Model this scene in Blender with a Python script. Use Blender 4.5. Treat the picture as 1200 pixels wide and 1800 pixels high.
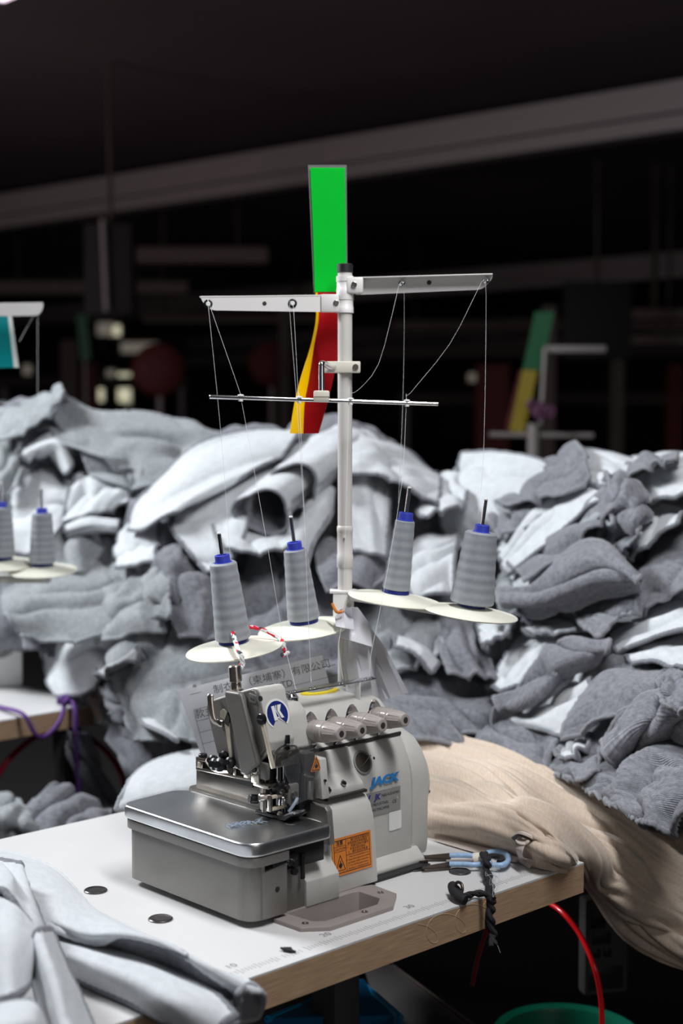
import bpy, bmesh, math, random
import numpy as np
from mathutils import Vector, Matrix

sc = bpy.context.scene
for o in list(bpy.data.objects): bpy.data.objects.remove(o)

# ------------------------------------------------------------------ camera
TH = math.atan(148/2500.0)
CAMZ = 1.35
cam_d = bpy.data.cameras.new('camera'); cam = bpy.data.objects.new('camera', cam_d)
sc.collection.objects.link(cam); sc.camera = cam
cam.location = (0, 0, CAMZ); cam.rotation_euler = (math.pi/2 - TH, 0, 0)
cam_d.sensor_fit = 'VERTICAL'; cam_d.sensor_height = 36; cam_d.sensor_width = 24; cam_d.lens = 50
cam_d.clip_start = .05; cam_d.clip_end = 100
cam_d.dof.use_dof = True; cam_d.dof.focus_distance = 1.86; cam_d.dof.aperture_fstop = 3.2
# ------------------------------------------------------------------ world, light, exposure
sc.view_settings.view_transform = 'Standard'; sc.view_settings.look = 'None'
sc.view_settings.gamma = 1; sc.view_settings.exposure = 0.0; sc.view_settings.use_curve_mapping = False
w = bpy.data.worlds.new('world'); sc.world = w; w.use_nodes = True
w.node_tree.nodes['Background'].inputs[0].default_value = (.80, .86, 1.0, 1)
w.node_tree.nodes['Background'].inputs[1].default_value = .05
def area(name, loc, target, size, sizey, power, col):
    d = bpy.data.lights.new(name, 'AREA'); d.shape = 'RECTANGLE'; d.size = size; d.size_y = sizey
    d.energy = power; d.color = col
    o = bpy.data.objects.new(name, d); sc.collection.objects.link(o)
    o.location = loc; o.rotation_euler = (Vector(target)-Vector(loc)).to_track_quat('-Z', 'Y').to_euler()
    return o
area('window_daylight', (-2.6, 3.2, 3.0), (0.1, 2.3, .95), 1.0, .7, 150, (.93, .97, 1.0))
area('workshop_tube_light', (.45, 1.15, 2.9), (.15, 1.9, .8), .25, 1.3, 44, (.97, .98, 1.0))
area('front_right_fill', (1.7, -1.3, 1.5), (.2, 2.0, .9), 1.6, 1.2, 9, (1.0, .93, .88))  # added fill lamp, lifts the wooden edge and operator-side faces
area('ceiling_uplight', (-5.5, 6.0, 1.6), (0, 9, 3.8), 2.0, 1.0, 62, (1.0, .84, .88))  # added uplight, brightens the dark ceiling

# ------------------------------------------------------------------ maths
F = 2500.0; CT, ST = math.cos(TH), math.sin(TH)
def W(px, py, D):
    """point of the place seen at photo pixel (px,py) at forward distance D (m)"""
    x = (px-600)/F; z = -(py-900)/F
    r = Vector((x, CT+z*ST, -ST+z*CT))
    return Vector((0, 0, CAMZ)) + r*(D/r.y)
TABZ = .75
def T(px, py, z=TABZ):
    x = (px-600)/F; zz = -(py-900)/F
    r = Vector((x, CT+zz*ST, -ST+zz*CT))
    return Vector((0, 0, CAMZ)) + r*((z-CAMZ)/r.z)
ANG = math.radians(43.5)
UX = Vector((math.cos(ANG), math.sin(ANG), 0)); VX = Vector((-math.sin(ANG), math.cos(ANG), 0))
ORG = Vector((-.11035, 1.66037, TABZ))
def L(u, v, z): return ORG + UX*(u/1000) + VX*(v/1000) + Vector((0, 0, z/1000))

# ------------------------------------------------------------------ materials
def nodes(m): 
    m.use_nodes = True; return m.node_tree, m.node_tree.nodes['Principled BSDF']
def mat(name, col, rough=.5, metal=0., var=.0, vscale=40., bump=0., bscale=300., spec=.5, coat=0., stretch=None, emis=None):
    m = bpy.data.materials.new(name); t, b = nodes(m)
    b.inputs['Base Color'].default_value = (*col, 1); b.inputs['Roughness'].default_value = rough
    b.inputs['Metallic'].default_value = metal; b.inputs['Specular IOR Level'].default_value = spec
    b.inputs['Coat Weight'].default_value = coat
    if emis:
        b.inputs['Emission Color'].default_value = (*col, 1); b.inputs['Emission Strength'].default_value = emis
    tc = None
    if var or bump:
        tc = t.nodes.new('ShaderNodeTexCoord'); mp = t.nodes.new('ShaderNodeMapping')
        t.links.new(tc.outputs['Object'], mp.inputs[0])
        if stretch: mp.inputs['Scale'].default_value = stretch
    if var:
        n = t.nodes.new('ShaderNodeTexNoise'); n.inputs['Scale'].default_value = vscale; n.inputs['Detail'].default_value = 5
        t.links.new(mp.outputs[0], n.inputs['Vector'])
        r = t.nodes.new('ShaderNodeMapRange'); r.inputs[1].default_value = .3; r.inputs[2].default_value = .7
        r.inputs[3].default_value = 1-var; r.inputs[4].default_value = 1+var
        t.links.new(n.outputs[0], r.inputs[0])
        x = t.nodes.new('ShaderNodeMix'); x.data_type = 'RGBA'; x.blend_type = 'MULTIPLY'; x.inputs[0].default_value = 1
        x.inputs[6].default_value = (*col, 1); t.links.new(r.outputs[0], x.inputs[7]); t.links.new(x.outputs[2], b.inputs['Base Color'])
    if bump:
        n = t.nodes.new('ShaderNodeTexNoise'); n.inputs['Scale'].default_value = bscale; n.inputs['Detail'].default_value = 3
        t.links.new(mp.outputs[0], n.inputs['Vector'])
        bp = t.nodes.new('ShaderNodeBump'); bp.inputs['Strength'].default_value = bump; bp.inputs['Distance'].default_value = .001
        t.links.new(n.outputs[0], bp.inputs['Height']); t.links.new(bp.outputs[0], b.inputs['Normal'])
    return m
M = {}
M['paint'] = mat('machine_paint', (.53, .52, .49), .42, 0, .03, 60, .12, 900)
M['dpaint'] = mat('grey_cast_paint', (.155, .145, .135), .45, .25, .04, 60, .15, 900)
M['tray'] = mat('tray_paint', (.215, .205, .19), .38, .35, .03, 30, .08, 900)
M['lid'] = mat('polished_steel', (.66, .67, .68), .30, 1, .16, 9, .03, 200)
M['steel'] = mat('satin_steel', (.36, .33, .30), .35, 1, .08, 30)
M['chrome'] = mat('chrome', (.72, .72, .74), .12, 1)
M['nickel'] = mat('nickel', (.50, .45, .40), .25, 1, .06, 200)
M['black'] = mat('black_metal', (.012, .012, .014), .35, .3)
M['bplastic'] = mat('black_plastic', (.015, .015, .017), .5)
M['knob'] = mat('knob_plastic', (.42, .375, .35), .25, 0, 0, 40, 0, 300, .5, .3)
M['cream'] = mat('cream_plastic', (.74, .70, .60), .4)
M['lever'] = mat('cream_metal', (.62, .56, .44), .35, .3, .08, 80)
M['white'] = mat('white_plastic', (.82, .82, .80), .35)
M['pole'] = mat('pole_paint', (.66, .63, .60), .35, 0, .02, 20)
M['arm'] = mat('arm_paint', (.82, .80, .78), .35)
M['disc'] = mat('disc_plastic', (.78, .77, .66), .4, 0, .02, 30)
M['navy'] = mat('core_navy', (.01, .02, .17), .4)
M['blue'] = mat('core_blue', (.045, .065, .50), .4)
M['logo_blue'] = mat('emblem_blue', (.012, .025, .16), .35)
M['jack_blue'] = mat('lettering_blue', (.03, .22, .55), .4)
M['ink'] = mat('print_ink', (.02, .02, .025), .6)
M['bink'] = mat('print_blue', (.03, .03, .22), .6)
M['orange'] = mat('orange_label', (.72, .22, .03), .45, 0, .05, 60)
M['plate'] = mat('silver_plate', (.42, .42, .41), .4, .5)
M['yellow'] = mat('yellow_label', (.80, .62, .03), .4)
M['glabel'] = mat('grey_label', (.22, .23, .22), .4)
M['putty'] = mat('putty_plastic', (.27, .235, .22), .45, 0, .03, 40)
M['lam'] = mat('white_laminate', (.64, .632, .63), .38, 0, .02, 8)
M['hole'] = mat('dark_recess', (.03, .027, .025), .6)
def film(name, col, tr=.55):
    m = mat(name, col, .28); t, b = nodes(m); tl = t.nodes.new('ShaderNodeBsdfTranslucent'); tl.inputs[0].default_value = (*col, 1)
    mx = t.nodes.new('ShaderNodeMixShader'); mx.inputs[0].default_value = tr; o = t.nodes['Material Output']
    t.links.new(b.outputs[0], mx.inputs[1]); t.links.new(tl.outputs[0], mx.inputs[2]); t.links.new(mx.outputs[0], o.inputs[0]); return m
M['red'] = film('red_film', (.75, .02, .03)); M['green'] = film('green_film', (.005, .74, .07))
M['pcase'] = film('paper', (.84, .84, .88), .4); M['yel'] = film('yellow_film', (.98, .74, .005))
M['hose'] = mat('red_hose', (.70, .008, .012), .25, 0, 0, 0, 0, 0, .5, .3)
M['lint'] = mat('lint', (.30, .36, .44), .9)
M['thread'] = mat('thread_grey', (.50, .52, .55), .8)
M['string'] = mat('thread_white', (.75, .75, .76), .7)
M['teal'] = mat('teal_film', (.0, .27, .29), .35)
M['cord'] = mat('black_cord', (.012, .010, .013), .8, 0, 0, 40, .5, 900)
M['snip'] = mat('blue_handle', (.30, .45, .66), .35, 0, .12, 200)
M['brown'] = mat('dark_blade', (.045, .03, .025), .35, .6)
M['purple'] = mat('purple_band', (.10, .03, .20), .7)
M['bluebin'] = mat('blue_bin', (.0, .09, .22), .35); M['bbin2'] = mat('bright_blue_rim', (.0, .30, .62), .3)
M['gbin'] = mat('green_bin', (.004, .13, .075), .35)
M['dark'] = mat('dark_soft', (.018, .016, .017), .8)
def glassy(name, col=(.95, .97, 1), rough=.05, alpha=.22):
    m = bpy.data.materials.new(name); t, b = nodes(m)
    b.inputs['Base Color'].default_value = (*col, 1); b.inputs['Roughness'].default_value = rough
    b.inputs['Alpha'].default_value = alpha; b.inputs['Specular IOR Level'].default_value = 1.0
    return m
M['acrylic'] = glassy('clear_acrylic', (.75, .8, .85), .05, .022)
M['sleeve'] = glassy('clear_film', (.85, .87, .9), .12, .10)
def wood():
    m = bpy.data.materials.new('beech_edge'); t, b = nodes(m)
    tc = t.nodes.new('ShaderNodeTexCoord'); mp = t.nodes.new('ShaderNodeMapping'); mp.inputs['Scale'].default_value = (3, 3, 60)
    n = t.nodes.new('ShaderNodeTexNoise'); n.inputs['Scale'].default_value = 9; n.inputs['Detail'].default_value = 8
    r = t.nodes.new('ShaderNodeValToRGB'); r.color_ramp.elements[0].position = .3; r.color_ramp.elements[1].position = .75
    r.color_ramp.elements[0].color = (.34, .22, .13, 1); r.color_ramp.elements[1].color = (.52, .35, .22, 1)
    t.links.new(tc.outputs['Object'], mp.inputs[0]); t.links.new(mp.outputs[0], n.inputs['Vector']); t.links.new(n.outputs[0], r.inputs[0])
    t.links.new(r.outputs[0], b.inputs['Base Color']); b.inputs['Roughness'].default_value = .55
    return m
M['wood'] = wood()
def conemat():
    m = bpy.data.materials.new('wound_thread'); t, b = nodes(m)
    tc = t.nodes.new('ShaderNodeTexCoord'); sp = t.nodes.new('ShaderNodeSeparateXYZ')
    t.links.new(tc.outputs['Object'], sp.inputs[0])
    wv = t.nodes.new('ShaderNodeTexWave'); wv.bands_direction = 'Z'; wv.inputs['Scale'].default_value = 24; wv.inputs['Distortion'].default_value = 1.2
    wv.inputs['Detail'].default_value = 2; wv.inputs['Detail Scale'].default_value = 8
    t.links.new(tc.outputs['Object'], wv.inputs['Vector'])
    w2 = t.nodes.new('ShaderNodeTexWave'); w2.bands_direction = 'Z'; w2.inputs['Scale'].default_value = 420; w2.inputs['Distortion'].default_value = 1.5
    t.links.new(tc.outputs['Object'], w2.inputs['Vector'])
    r = t.nodes.new('ShaderNodeValToRGB'); r.color_ramp.elements[0].color = (.26, .28, .31, 1); r.color_ramp.elements[1].color = (.34, .365, .40, 1)
    t.links.new(wv.outputs[0], r.inputs[0]); t.links.new(r.outputs[0], b.inputs['Base Color'])
    bp = t.nodes.new('ShaderNodeBump'); bp.inputs['Strength'].default_value = .5; bp.inputs['Distance'].default_value = .0006
    t.links.new(w2.outputs[0], bp.inputs['Height']); t.links.new(bp.outputs[0], b.inputs['Normal']); b.inputs['Roughness'].default_value = .6
    b.inputs['Sheen Weight'].default_value = .3
    return m
M['cone'] = conemat()
def fabric(name, c0, c1, scale=250., rib=0., bump=.6, stretch=(1, 1, 1), mott=.65):
    m = bpy.data.materials.new(name); t, b = nodes(m)
    tc = t.nodes.new('ShaderNodeTexCoord'); mp = t.nodes.new('ShaderNodeMapping'); mp.inputs['Scale'].default_value = stretch
    t.links.new(tc.outputs['UV'], mp.inputs[0])
    n = t.nodes.new('ShaderNodeTexNoise'); n.inputs['Scale'].default_value = scale; n.inputs['Detail'].default_value = 7; n.inputs['Roughness'].default_value = mott
    t.links.new(mp.outputs[0], n.inputs['Vector'])
    r = t.nodes.new('ShaderNodeValToRGB'); r.color_ramp.elements[0].position = .36; r.color_ramp.elements[1].position = .64
    r.color_ramp.elements[0].color = (*c0, 1); r.color_ramp.elements[1].color = (*c1, 1)
    t.links.new(n.outputs[0], r.inputs[0]); t.links.new(r.outputs[0], b.inputs['Base Color'])
    b.inputs['Roughness'].default_value = .95; b.inputs['Specular IOR Level'].default_value = .15; b.inputs['Sheen Weight'].default_value = .25
    b.inputs['Sheen Roughness'].default_value = .6
    bp = t.nodes.new('ShaderNodeBump'); bp.inputs['Strength'].default_value = bump; bp.inputs['Distance'].default_value = .0012
    h = n.outputs[0]
    if rib:
        wv = t.nodes.new('ShaderNodeTexWave'); wv.bands_direction = 'X'; wv.inputs['Scale'].default_value = rib; wv.inputs['Distortion'].default_value = .6
        t.links.new(tc.outputs['UV'], wv.inputs['Vector'])
        ad = t.nodes.new('ShaderNodeMath'); ad.operation = 'ADD'; t.links.new(wv.outputs[0], ad.inputs[0]); t.links.new(n.outputs[0], ad.inputs[1]); h = ad.outputs[0]
    t.links.new(h, bp.inputs['Height']); t.links.new(bp.outputs[0], b.inputs['Normal'])
    return m
M['fleece'] = fabric('light_fleece', (.50, .525, .55), (.58, .605, .63), 60, 0, .25)
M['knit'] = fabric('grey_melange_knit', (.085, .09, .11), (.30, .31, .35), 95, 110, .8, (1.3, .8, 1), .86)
M['knitb'] = fabric('blue_grey_jersey', (.19, .208, .222), (.37, .395, .41), 90, 90, .6, (1, 1, 1), .84)
M['seam'] = fabric('overlocked_seam', (.13, .14, .16), (.25, .26, .29), 260, 0, 1.0, (1, 3, 1))
M['seamk'] = fabric('knit_seam', (.15, .155, .18), (.30, .31, .34), 260, 0, 1.0, (1, 3, 1))
M['seaml'] = fabric('light_overlocked_seam', (.26, .285, .31), (.38, .40, .43), 260, 0, 1.0, (1, 3, 1))
M['beige'] = fabric('beige_jersey', (.52, .40, .30), (.68, .57, .47), 120, 0, .5, (.7, 2.2, 1), .84)
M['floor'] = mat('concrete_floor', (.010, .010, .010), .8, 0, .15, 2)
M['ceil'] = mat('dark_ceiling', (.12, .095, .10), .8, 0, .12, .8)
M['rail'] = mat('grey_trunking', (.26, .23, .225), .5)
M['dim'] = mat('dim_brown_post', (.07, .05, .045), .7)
M['legs'] = mat('dark_frame_paint', (.05, .05, .05), .6)
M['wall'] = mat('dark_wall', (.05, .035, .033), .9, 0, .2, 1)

# ------------------------------------------------------------------ mesh helpers
def tagp(o, label=None, cat=None, group=None, kind=None):
    if label: o['label'] = label
    if cat: o['category'] = cat
    if group: o['group'] = group
    if kind: o['kind'] = kind
    return o
def empty(name, loc=(0, 0, 0), rz=0, label=None, cat=None, group=None):
    o = bpy.data.objects.new(name, None); sc.collection.objects.link(o)
    o.location = loc; o.rotation_euler = (0, 0, rz); o.empty_display_size = .05
    return tagp(o, label, cat, group)
class MB:
    def __init__(s): s.bm = bmesh.new(); s.mats = []
    def mi(s, m):
        if m not in s.mats: s.mats.append(m)
        return s.mats.index(m)
    def add(s, tb, m, bev=0, seg=2, ang=30):
        bmesh.ops.recalc_face_normals(tb, faces=tb.faces[:])
        if bev:
            es = [e for e in tb.edges if len(e.link_faces) == 2 and e.calc_face_angle(0) > math.radians(ang)]
            bmesh.ops.bevel(tb, geom=es, offset=bev, segments=seg, affect='EDGES', profile=.5, clamp_overlap=True)
        i = s.mi(m)
        for f in tb.faces: f.material_index = i; f.smooth = len(f.verts) <= 4
        bmesh.ops.triangulate(tb, faces=[f for f in tb.faces if len(f.verts) > 4])
        me = bpy.data.meshes.new('t'); tb.to_mesh(me); tb.free(); s.bm.from_mesh(me); bpy.data.meshes.remove(me)
        return s
    def box(s, a, b, m, bev=0, seg=2, k=.001, R=None):
        tb = bmesh.new(); bmesh.ops.create_cube(tb, size=1)
        a = Vector(a)*k; b = Vector(b)*k; c = (a+b)/2; d = b-a
        for v in tb.verts: 
            v.co = Vector((v.co.x*d.x, v.co.y*d.y, v.co.z*d.z))
            if R: v.co = R @ v.co
            v.co += c
        return s.add(tb, m, bev*k, seg)
    def prism(s, pts, a0, a1, m, axis='u', bev=0, seg=2, k=.001, ang=30):
        tb = bmesh.new()
        def mp(p, a):
            if axis == 'u': return Vector((a, p[0], p[1]))*k
            if axis == 'v': return Vector((p[0], a, p[1]))*k
            return Vector((p[0], p[1], a))*k
        A = [tb.verts.new(mp(p, a0)) for p in pts]; B = [tb.verts.new(mp(p, a1)) for p in pts]; n = len(pts)
        tb.faces.new(A); tb.faces.new(B)
        for i in range(n): tb.faces.new((A[i], A[(i+1) % n], B[(i+1) % n], B[i]))
        return s.add(tb, m, bev*k, seg, ang)
    def lathe(s, p0, ax, prof, m, seg=32, k=.001):
        """prof = [(distance along axis, radius)]"""
        ax = Vector(ax).normalized(); e1 = ax.orthogonal().normalized(); e2 = ax.cross(e1); p0 = Vector(p0)*k
        tb = bmesh.new(); rings = []
        for d, r in prof:
            rings.append([tb.verts.new(p0+ax*d*k+(e1*math.cos(t)+e2*math.sin(t))*max(r, 1e-3)*k) for t in [2*math.pi*i/seg for i in range(seg)]])
        for a, b in zip(rings, rings[1:]):
            for i in range(seg): tb.faces.new((a[i], a[(i+1) % seg], b[(i+1) % seg], b[i]))
        tb.faces.new(rings[0]); tb.faces.new(rings[-1])
        return s.add(tb, m)
    def cyl(s, p0, p1, r, m, r2=None, seg=24, k=.001, bev=0):
        d = (Vector(p1)-Vector(p0)); l = d.length; r2 = r if r2 is None else r2
        if bev: pr = [(0, r-bev), (bev, r), (l-bev, r2), (l, r2-bev)]
        else: pr = [(0, r), (l, r2)]
        return s.lathe(p0, d, pr, m, seg, k)
    def tube(s, pts, r, m, seg=10, k=.001, sub=4, flat=1.0):
        P = smooth_path([Vector(p)*k for p in pts], sub) if sub > 1 else [Vector(p)*k for p in pts]
        rr = r if callable(r) else (lambda t: r)
        tb = bmesh.new(); rings = []; up = None
        for i, p in enumerate(P):
            d = (P[min(i+1, len(P)-1)]-P[max(i-1, 0)]).normalized()
            if up is None: up = d.orthogonal().normalized()
            up = (up-d*up.dot(d)).normalized(); sd = d.cross(up); q = rr(i/(len(P)-1))*k
            rings.append([tb.verts.new(p+(up*math.cos(t)*flat+sd*math.sin(t))*q) for t in [2*math.pi*j/seg for j in range(seg)]])
        for a, b in zip(rings, rings[1:]):
            for i in range(seg): tb.faces.new((a[i], a[(i+1) % seg], b[(i+1) % seg], b[i]))
        tb.faces.new(rings[0]); tb.faces.new(rings[-1])
        return s.add(tb, m)
    def quadplate(s, c, m, t=.6, k=.001):
        """thin solid plate from 4+ corners"""
        c = [Vector(p)*k for p in c]; n = (c[1]-c[0]).cross(c[-1]-c[0]).normalized()*t*k
        tb = bmesh.new(); A = [tb.verts.new(p) for p in c]; B = [tb.verts.new(p+n) for p in c]; q = len(c)
        tb.faces.new(A); tb.faces.new(B)
        for i in range(q): tb.faces.new((A[i], A[(i+1) % q], B[(i+1) % q], B[i]))
        return s.add(tb, m)
    def text(s, body, m, size, mtx, ext=.0, shear=0, bold=0):
        cu = bpy.data.curves.new('t', 'FONT'); cu.body = body; cu.size = size; cu.extrude = ext; cu.shear = shear; cu.offset = bold
        cu.align_x = 'CENTER'; cu.align_y = 'CENTER'; cu.resolution_u = 3
        ob = bpy.data.objects.new('t', cu); sc.collection.objects.link(ob)
        dg = bpy.context.evaluated_depsgraph_get(); dg.update()
        me = bpy.data.meshes.new_from_object(ob.evaluated_get(dg)); me.transform(mtx)
        i = s.mi(m); n0 = len(s.bm.faces); s.bm.from_mesh(me); s.bm.faces.ensure_lookup_table()
        for f in s.bm.faces[n0:]: f.material_index = i
        bpy.data.objects.remove(ob); bpy.data.curves.remove(cu); bpy.data.meshes.remove(me)
        return s
    def build(s, name, parent=None, label=None, world=False, **kw):
        me = bpy.data.meshes.new(name)
        for e in s.bm.edges:
            if len(e.link_faces) == 2 and e.calc_face_angle(0) > math.radians(42): e.smooth = False
        s.bm.to_mesh(me); s.bm.free()
        for m in s.mats: me.materials.append(m)
        o = bpy.data.objects.new(name, me); sc.collection.objects.link(o)
        if parent is not None:
            o.parent = parent
            if world: o.matrix_parent_inverse = (Matrix.Translation(parent.location) @ parent.rotation_euler.to_matrix().to_4x4()).inverted()
        return tagp(o, label, **kw)
def solid(tb, t):
    bmesh.ops.recalc_face_normals(tb, faces=tb.faces[:]); tb.normal_update(); bmesh.ops.solidify(tb, geom=tb.faces[:], thickness=t)
def smooth_path(P, sub):
    P = [P[0]*2-P[1]]+list(P)+[P[-1]*2-P[-2]]; out = []
    for i in range(1, len(P)-2):
        a, b, c, d = P[i-1], P[i], P[i+1], P[i+2]
        for j in range(sub):
            t = j/sub
            out.append(.5*((2*b)+(c-a)*t+(2*a-5*b+4*c-d)*t*t+(3*b-a-3*c+d)*t**3))
    out.append(P[-2]); return out
def mtx(o, x, y):
    """matrix putting local x,y (and their normal) at o"""
    x = Vector(x).normalized(); y = Vector(y); z = x.cross(y).normalized(); y = z.cross(x)
    return Matrix(((x.x, y.x, z.x, o[0]), (x.y, y.y, z.y, o[1]), (x.z, y.z, z.z, o[2]), (0, 0, 0, 1)))
# ------------------------------------------------------------------ the overlock machine (local mm: u right, v away from operator, z up)
mach = empty('overlock_sewing_machine', ORG, ANG, 'beige-grey industrial overlock sewing machine with four thread tension knobs on white table', 'sewing machine')
def mb(): return MB()
P_ = M['paint']
# base
b = mb(); b.prism([(40, 3), (40, 9), (54, 22), (210, 22), (222, 9), (222, 3)], 150, 349, P_, bev=2)
b.box((70, 30, 5), (160, 200, 100), P_, 3).box((152, 26, 0), (345, 215, 4), M['bplastic'], .5)
b.build('base', mach)
# tray + lid
def rrect(pts, rad, n=6):
    out = []; N = len(pts)
    for i, p in enumerate(pts):
        p = Vector((*p, 0)); a = Vector((*pts[i-1], 0)); c = Vector((*pts[(i+1) % N], 0)); r = rad[i] if isinstance(rad, (list, tuple)) else rad
        if r < .1: out.append((p.x, p.y)); continue
        d1 = (a-p).normalized(); d2 = (c-p).normalized(); s1 = p+d1*r; s2 = p+d2*r
        for j in range(n+1):
            t = j/n; q = s1*(1-t)**2+p*2*t*(1-t)+s2*t*t; out.append((q.x, q.y))
    return out
tr = rrect([(3, 2), (22, 2), (22, 60), (104, 60), (104, 252), (88, 262), (3, 252)], [24, .5, .5, 3, 7, 9, 16])
b = mb(); b.prism(tr, 9, 78, M['tray'], 'z', 2.5, 3, ang=40)
tr2 = rrect([(-1, -3), (62, -3), (62, 60), (108, 60), (108, 255), (90, 266), (-1, 257)], [26, .5, .5, 3, 7, 9, 18])
b.prism(tr2, 76, 87.5, M['tray'], 'z', 1.8, 2, ang=40)
b.build('waste_tray', mach)
ld = rrect([(-3, -5), (131, -5), (131, 62), (107, 86), (107, 254), (90, 270), (-3, 261)], [28, 6, 5, 8, 8, 10, 20])
b = mb(); b.prism(ld, 88.5, 106, M['lid'], 'z', 3.2, 4, ang=40)
for (x, y) in ((66, 62), (99, 35)):
    b.lathe((x, y, 105.6), (0, 0, 1), [(0, 8), (.7, 7.2), (.9, 5)], M['steel'], 20)
b.build('cloth_plate', mach, 'polished steel cloth plate with screw holes')
b = mb()
random.seed(4)
for k in range(46):
    t = random.random(); x = 32+40*t+random.gauss(0, 3); y = 74-6*t+random.gauss(0, 3.5); a = random.random()*6.3
    b.tube([(x, y, 107), (x+5*math.cos(a), y+5*math.sin(a), 108+2*random.random()), (x+9*math.cos(a+.7), y+9*math.sin(a+.7), 107)], .35, M['lint'], 5, sub=3)
b.build('lint', mach, 'blue-grey lint caught on the plate')
# front plate with screw hole, latch and black gap block
b = mb(); b.prism([(23, 9), (62, 9), (62, 72), (23, 66)], 1, 60, M['tray'], 'v', .8)
b.cyl((46, .4, 42), (46, 3, 42), 3.4, M['bplastic'])
b.build('side_plate', mach)
b = mb(); b.box((24, 6, 60), (128, 60, 87), M['black'], 1)  # solid black box stands for the shade in the gap below the lid
b.box((40, 2, 68), (80, 10, 80), M['black'], 1).box((88, 3, 44), (93, 6, 76), M['black'], .6)
b.cyl((66, -1, 70), (66, 5, 70), 3.4, M['chrome']).cyl((74, -2, 70), (74, 5, 70), 3.2, M['chrome'])
b.cyl((74, -1, 58), (74, 4, 58), 5, M['black'], seg=6)
b.build('latch_and_gap_block', mach)
b = mb(); b.prism([(8, 5), (8, 37), (38, 68), (70, 68), (70, 5)], 100, 156, P_, bev=1.2)
b.prism([(12, 5), (12, 60), (26, 74), (70, 74), (70, 5)], 60, 102, M['tray'], bev=1)
b.build('front_block', mach)
# looper cover carrying the orange label
cov = [(19, 5), (21.5, 34), (24, 64), (27.5, 92), (33, 108), (42, 118), (56, 122), (80, 122), (80, 5)]
b = mb(); b.prism(cov, 155, 237, P_, bev=2.5, ang=50)
b.prism([(15, 72), (20, 115), (25, 120), (60, 121), (60, 72)], 146, 155.5, M['tray'], bev=1.5)
b.cyl((150, 46, 118), (150, 46, 120), 2, M['bplastic'])
b.build('looper_cover', mach)
def onv(u, z, v, w, h, slope=0.):
    """frame on a near-vertical operator-side face: x = u, y up"""
    return mtx((u/1000, v/1000, z/1000), (1, 0, 0), (0, slope, 1))
b = mb()
def covv(z): return 19 + (z-5)*.083 - .6
q = [(157, covv(27), 27), (226, covv(27), 27), (226, covv(76), 76), (157, covv(76), 76)]
b.quadplate([(157, covv(27), 27), (227, covv(27), 27), (227, covv(75), 75), (157, covv(75), 75)], M['orange'], .4)
def lab(u0, z0, u1, z1, m=M['ink'], e=.5):
    b.quadplate([(u0, covv(z0)-e, z0), (u1, covv(z0)-e, z0), (u1, covv(z1)-e, z1), (u0, covv(z1)-e, z1)], m, .1)
for a in ((160, 30, 224, 30.8), (160, 71.4, 224, 72.2), (160, 30, 160.8, 72), (223.2, 30, 224, 72), (181, 30, 181.7, 72), (181, 50.5, 224, 51.1), (160, 64, 181, 64.5), (160, 57.5, 181, 58)): lab(*a)
b.text('注意', M['ink'], .0062, onv(170.5, 68.2, covv(68)-.7, 0, 0, .083), bold=.0001)
b.text('CAUTION', M['ink'], .0042, onv(171, 60.8, covv(60)-.7, 0, 0, .083))
for i, tx in enumerate(['一、操作前请仔细阅读', '使用说明书并按规定', '二、机器运转时不要将', '手放在机针附近', '三、换针前关闭电源']):
    b.text(tx, M['ink'], .0040, onv(202, 69-i*3.9, covv(68-i*4)-.7, 0, 0, .083))
for i, tx in enumerate(['1. Read the manual before use', '2. Keep hands away from needle', 'and looper while in operation', '3. Turn off the power before', 'threading or changing needle']):
    b.text(tx, M['ink'], .0031, onv(202, 48-i*3.7, covv(48-i*4)-.7, 0, 0, .083))
tri = [(170.5, 53), (162.5, 34), (178.5, 34)]
def tube2(pts, r, m):
    b.tube([(p[0], covv(p[1])-.6, p[1]) for p in pts], r, m, 6, sub=1)
tube2(tri+[tri[0]], .45, M['ink'])
b.lathe((170.5, covv(39)-.5, 40), (0, -1, 0), [(0, 3.2), (.2, 3)], M['ink'], 12); tube2([(170.5, 36), (170.5, 46)], .6, M['ink'])
b.build('warning_label', mach, 'orange safety warning label with triangle symbol')
# main body
bod = [(54, 14), (53.5, 100), (55, 124), (60, 145), (67, 162), (76, 177), (225, 177), (225, 14)]
b = mb(); b.prism(bod, 160, 338, P_, bev=3.5, seg=3, ang=50)
b.prism([(40, 125), (42, 134), (60, 148), (70, 177), (100, 177), (100, 125)], 160, 232, P_, bev=2)
b.prism([(34, 126), (40, 178), (80, 178), (80, 126)], 151, 164, P_, bev=2)
b.cyl((157, 34, 150), (157, 40, 150), 1.6, M['bplastic'])
for (u, z, s) in ((170, 135, 3.2), (197, 139, 3.0)):
    b.lathe((u, 43, z), (0, -1, 1), [(0, s+1.2), (.6, s+1), (.8, s-.6)], M['chrome'], 16)
b.box((162, 36, 122), (233, 60, 125.4), M['hole'])
b.build('body', mach)
b = mb(); b.box((153, 74, 176.4), (336, 222, 180.6), M['hole'])
b.build('cover_gasket', mach, 'black seam between body and top cover')
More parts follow.
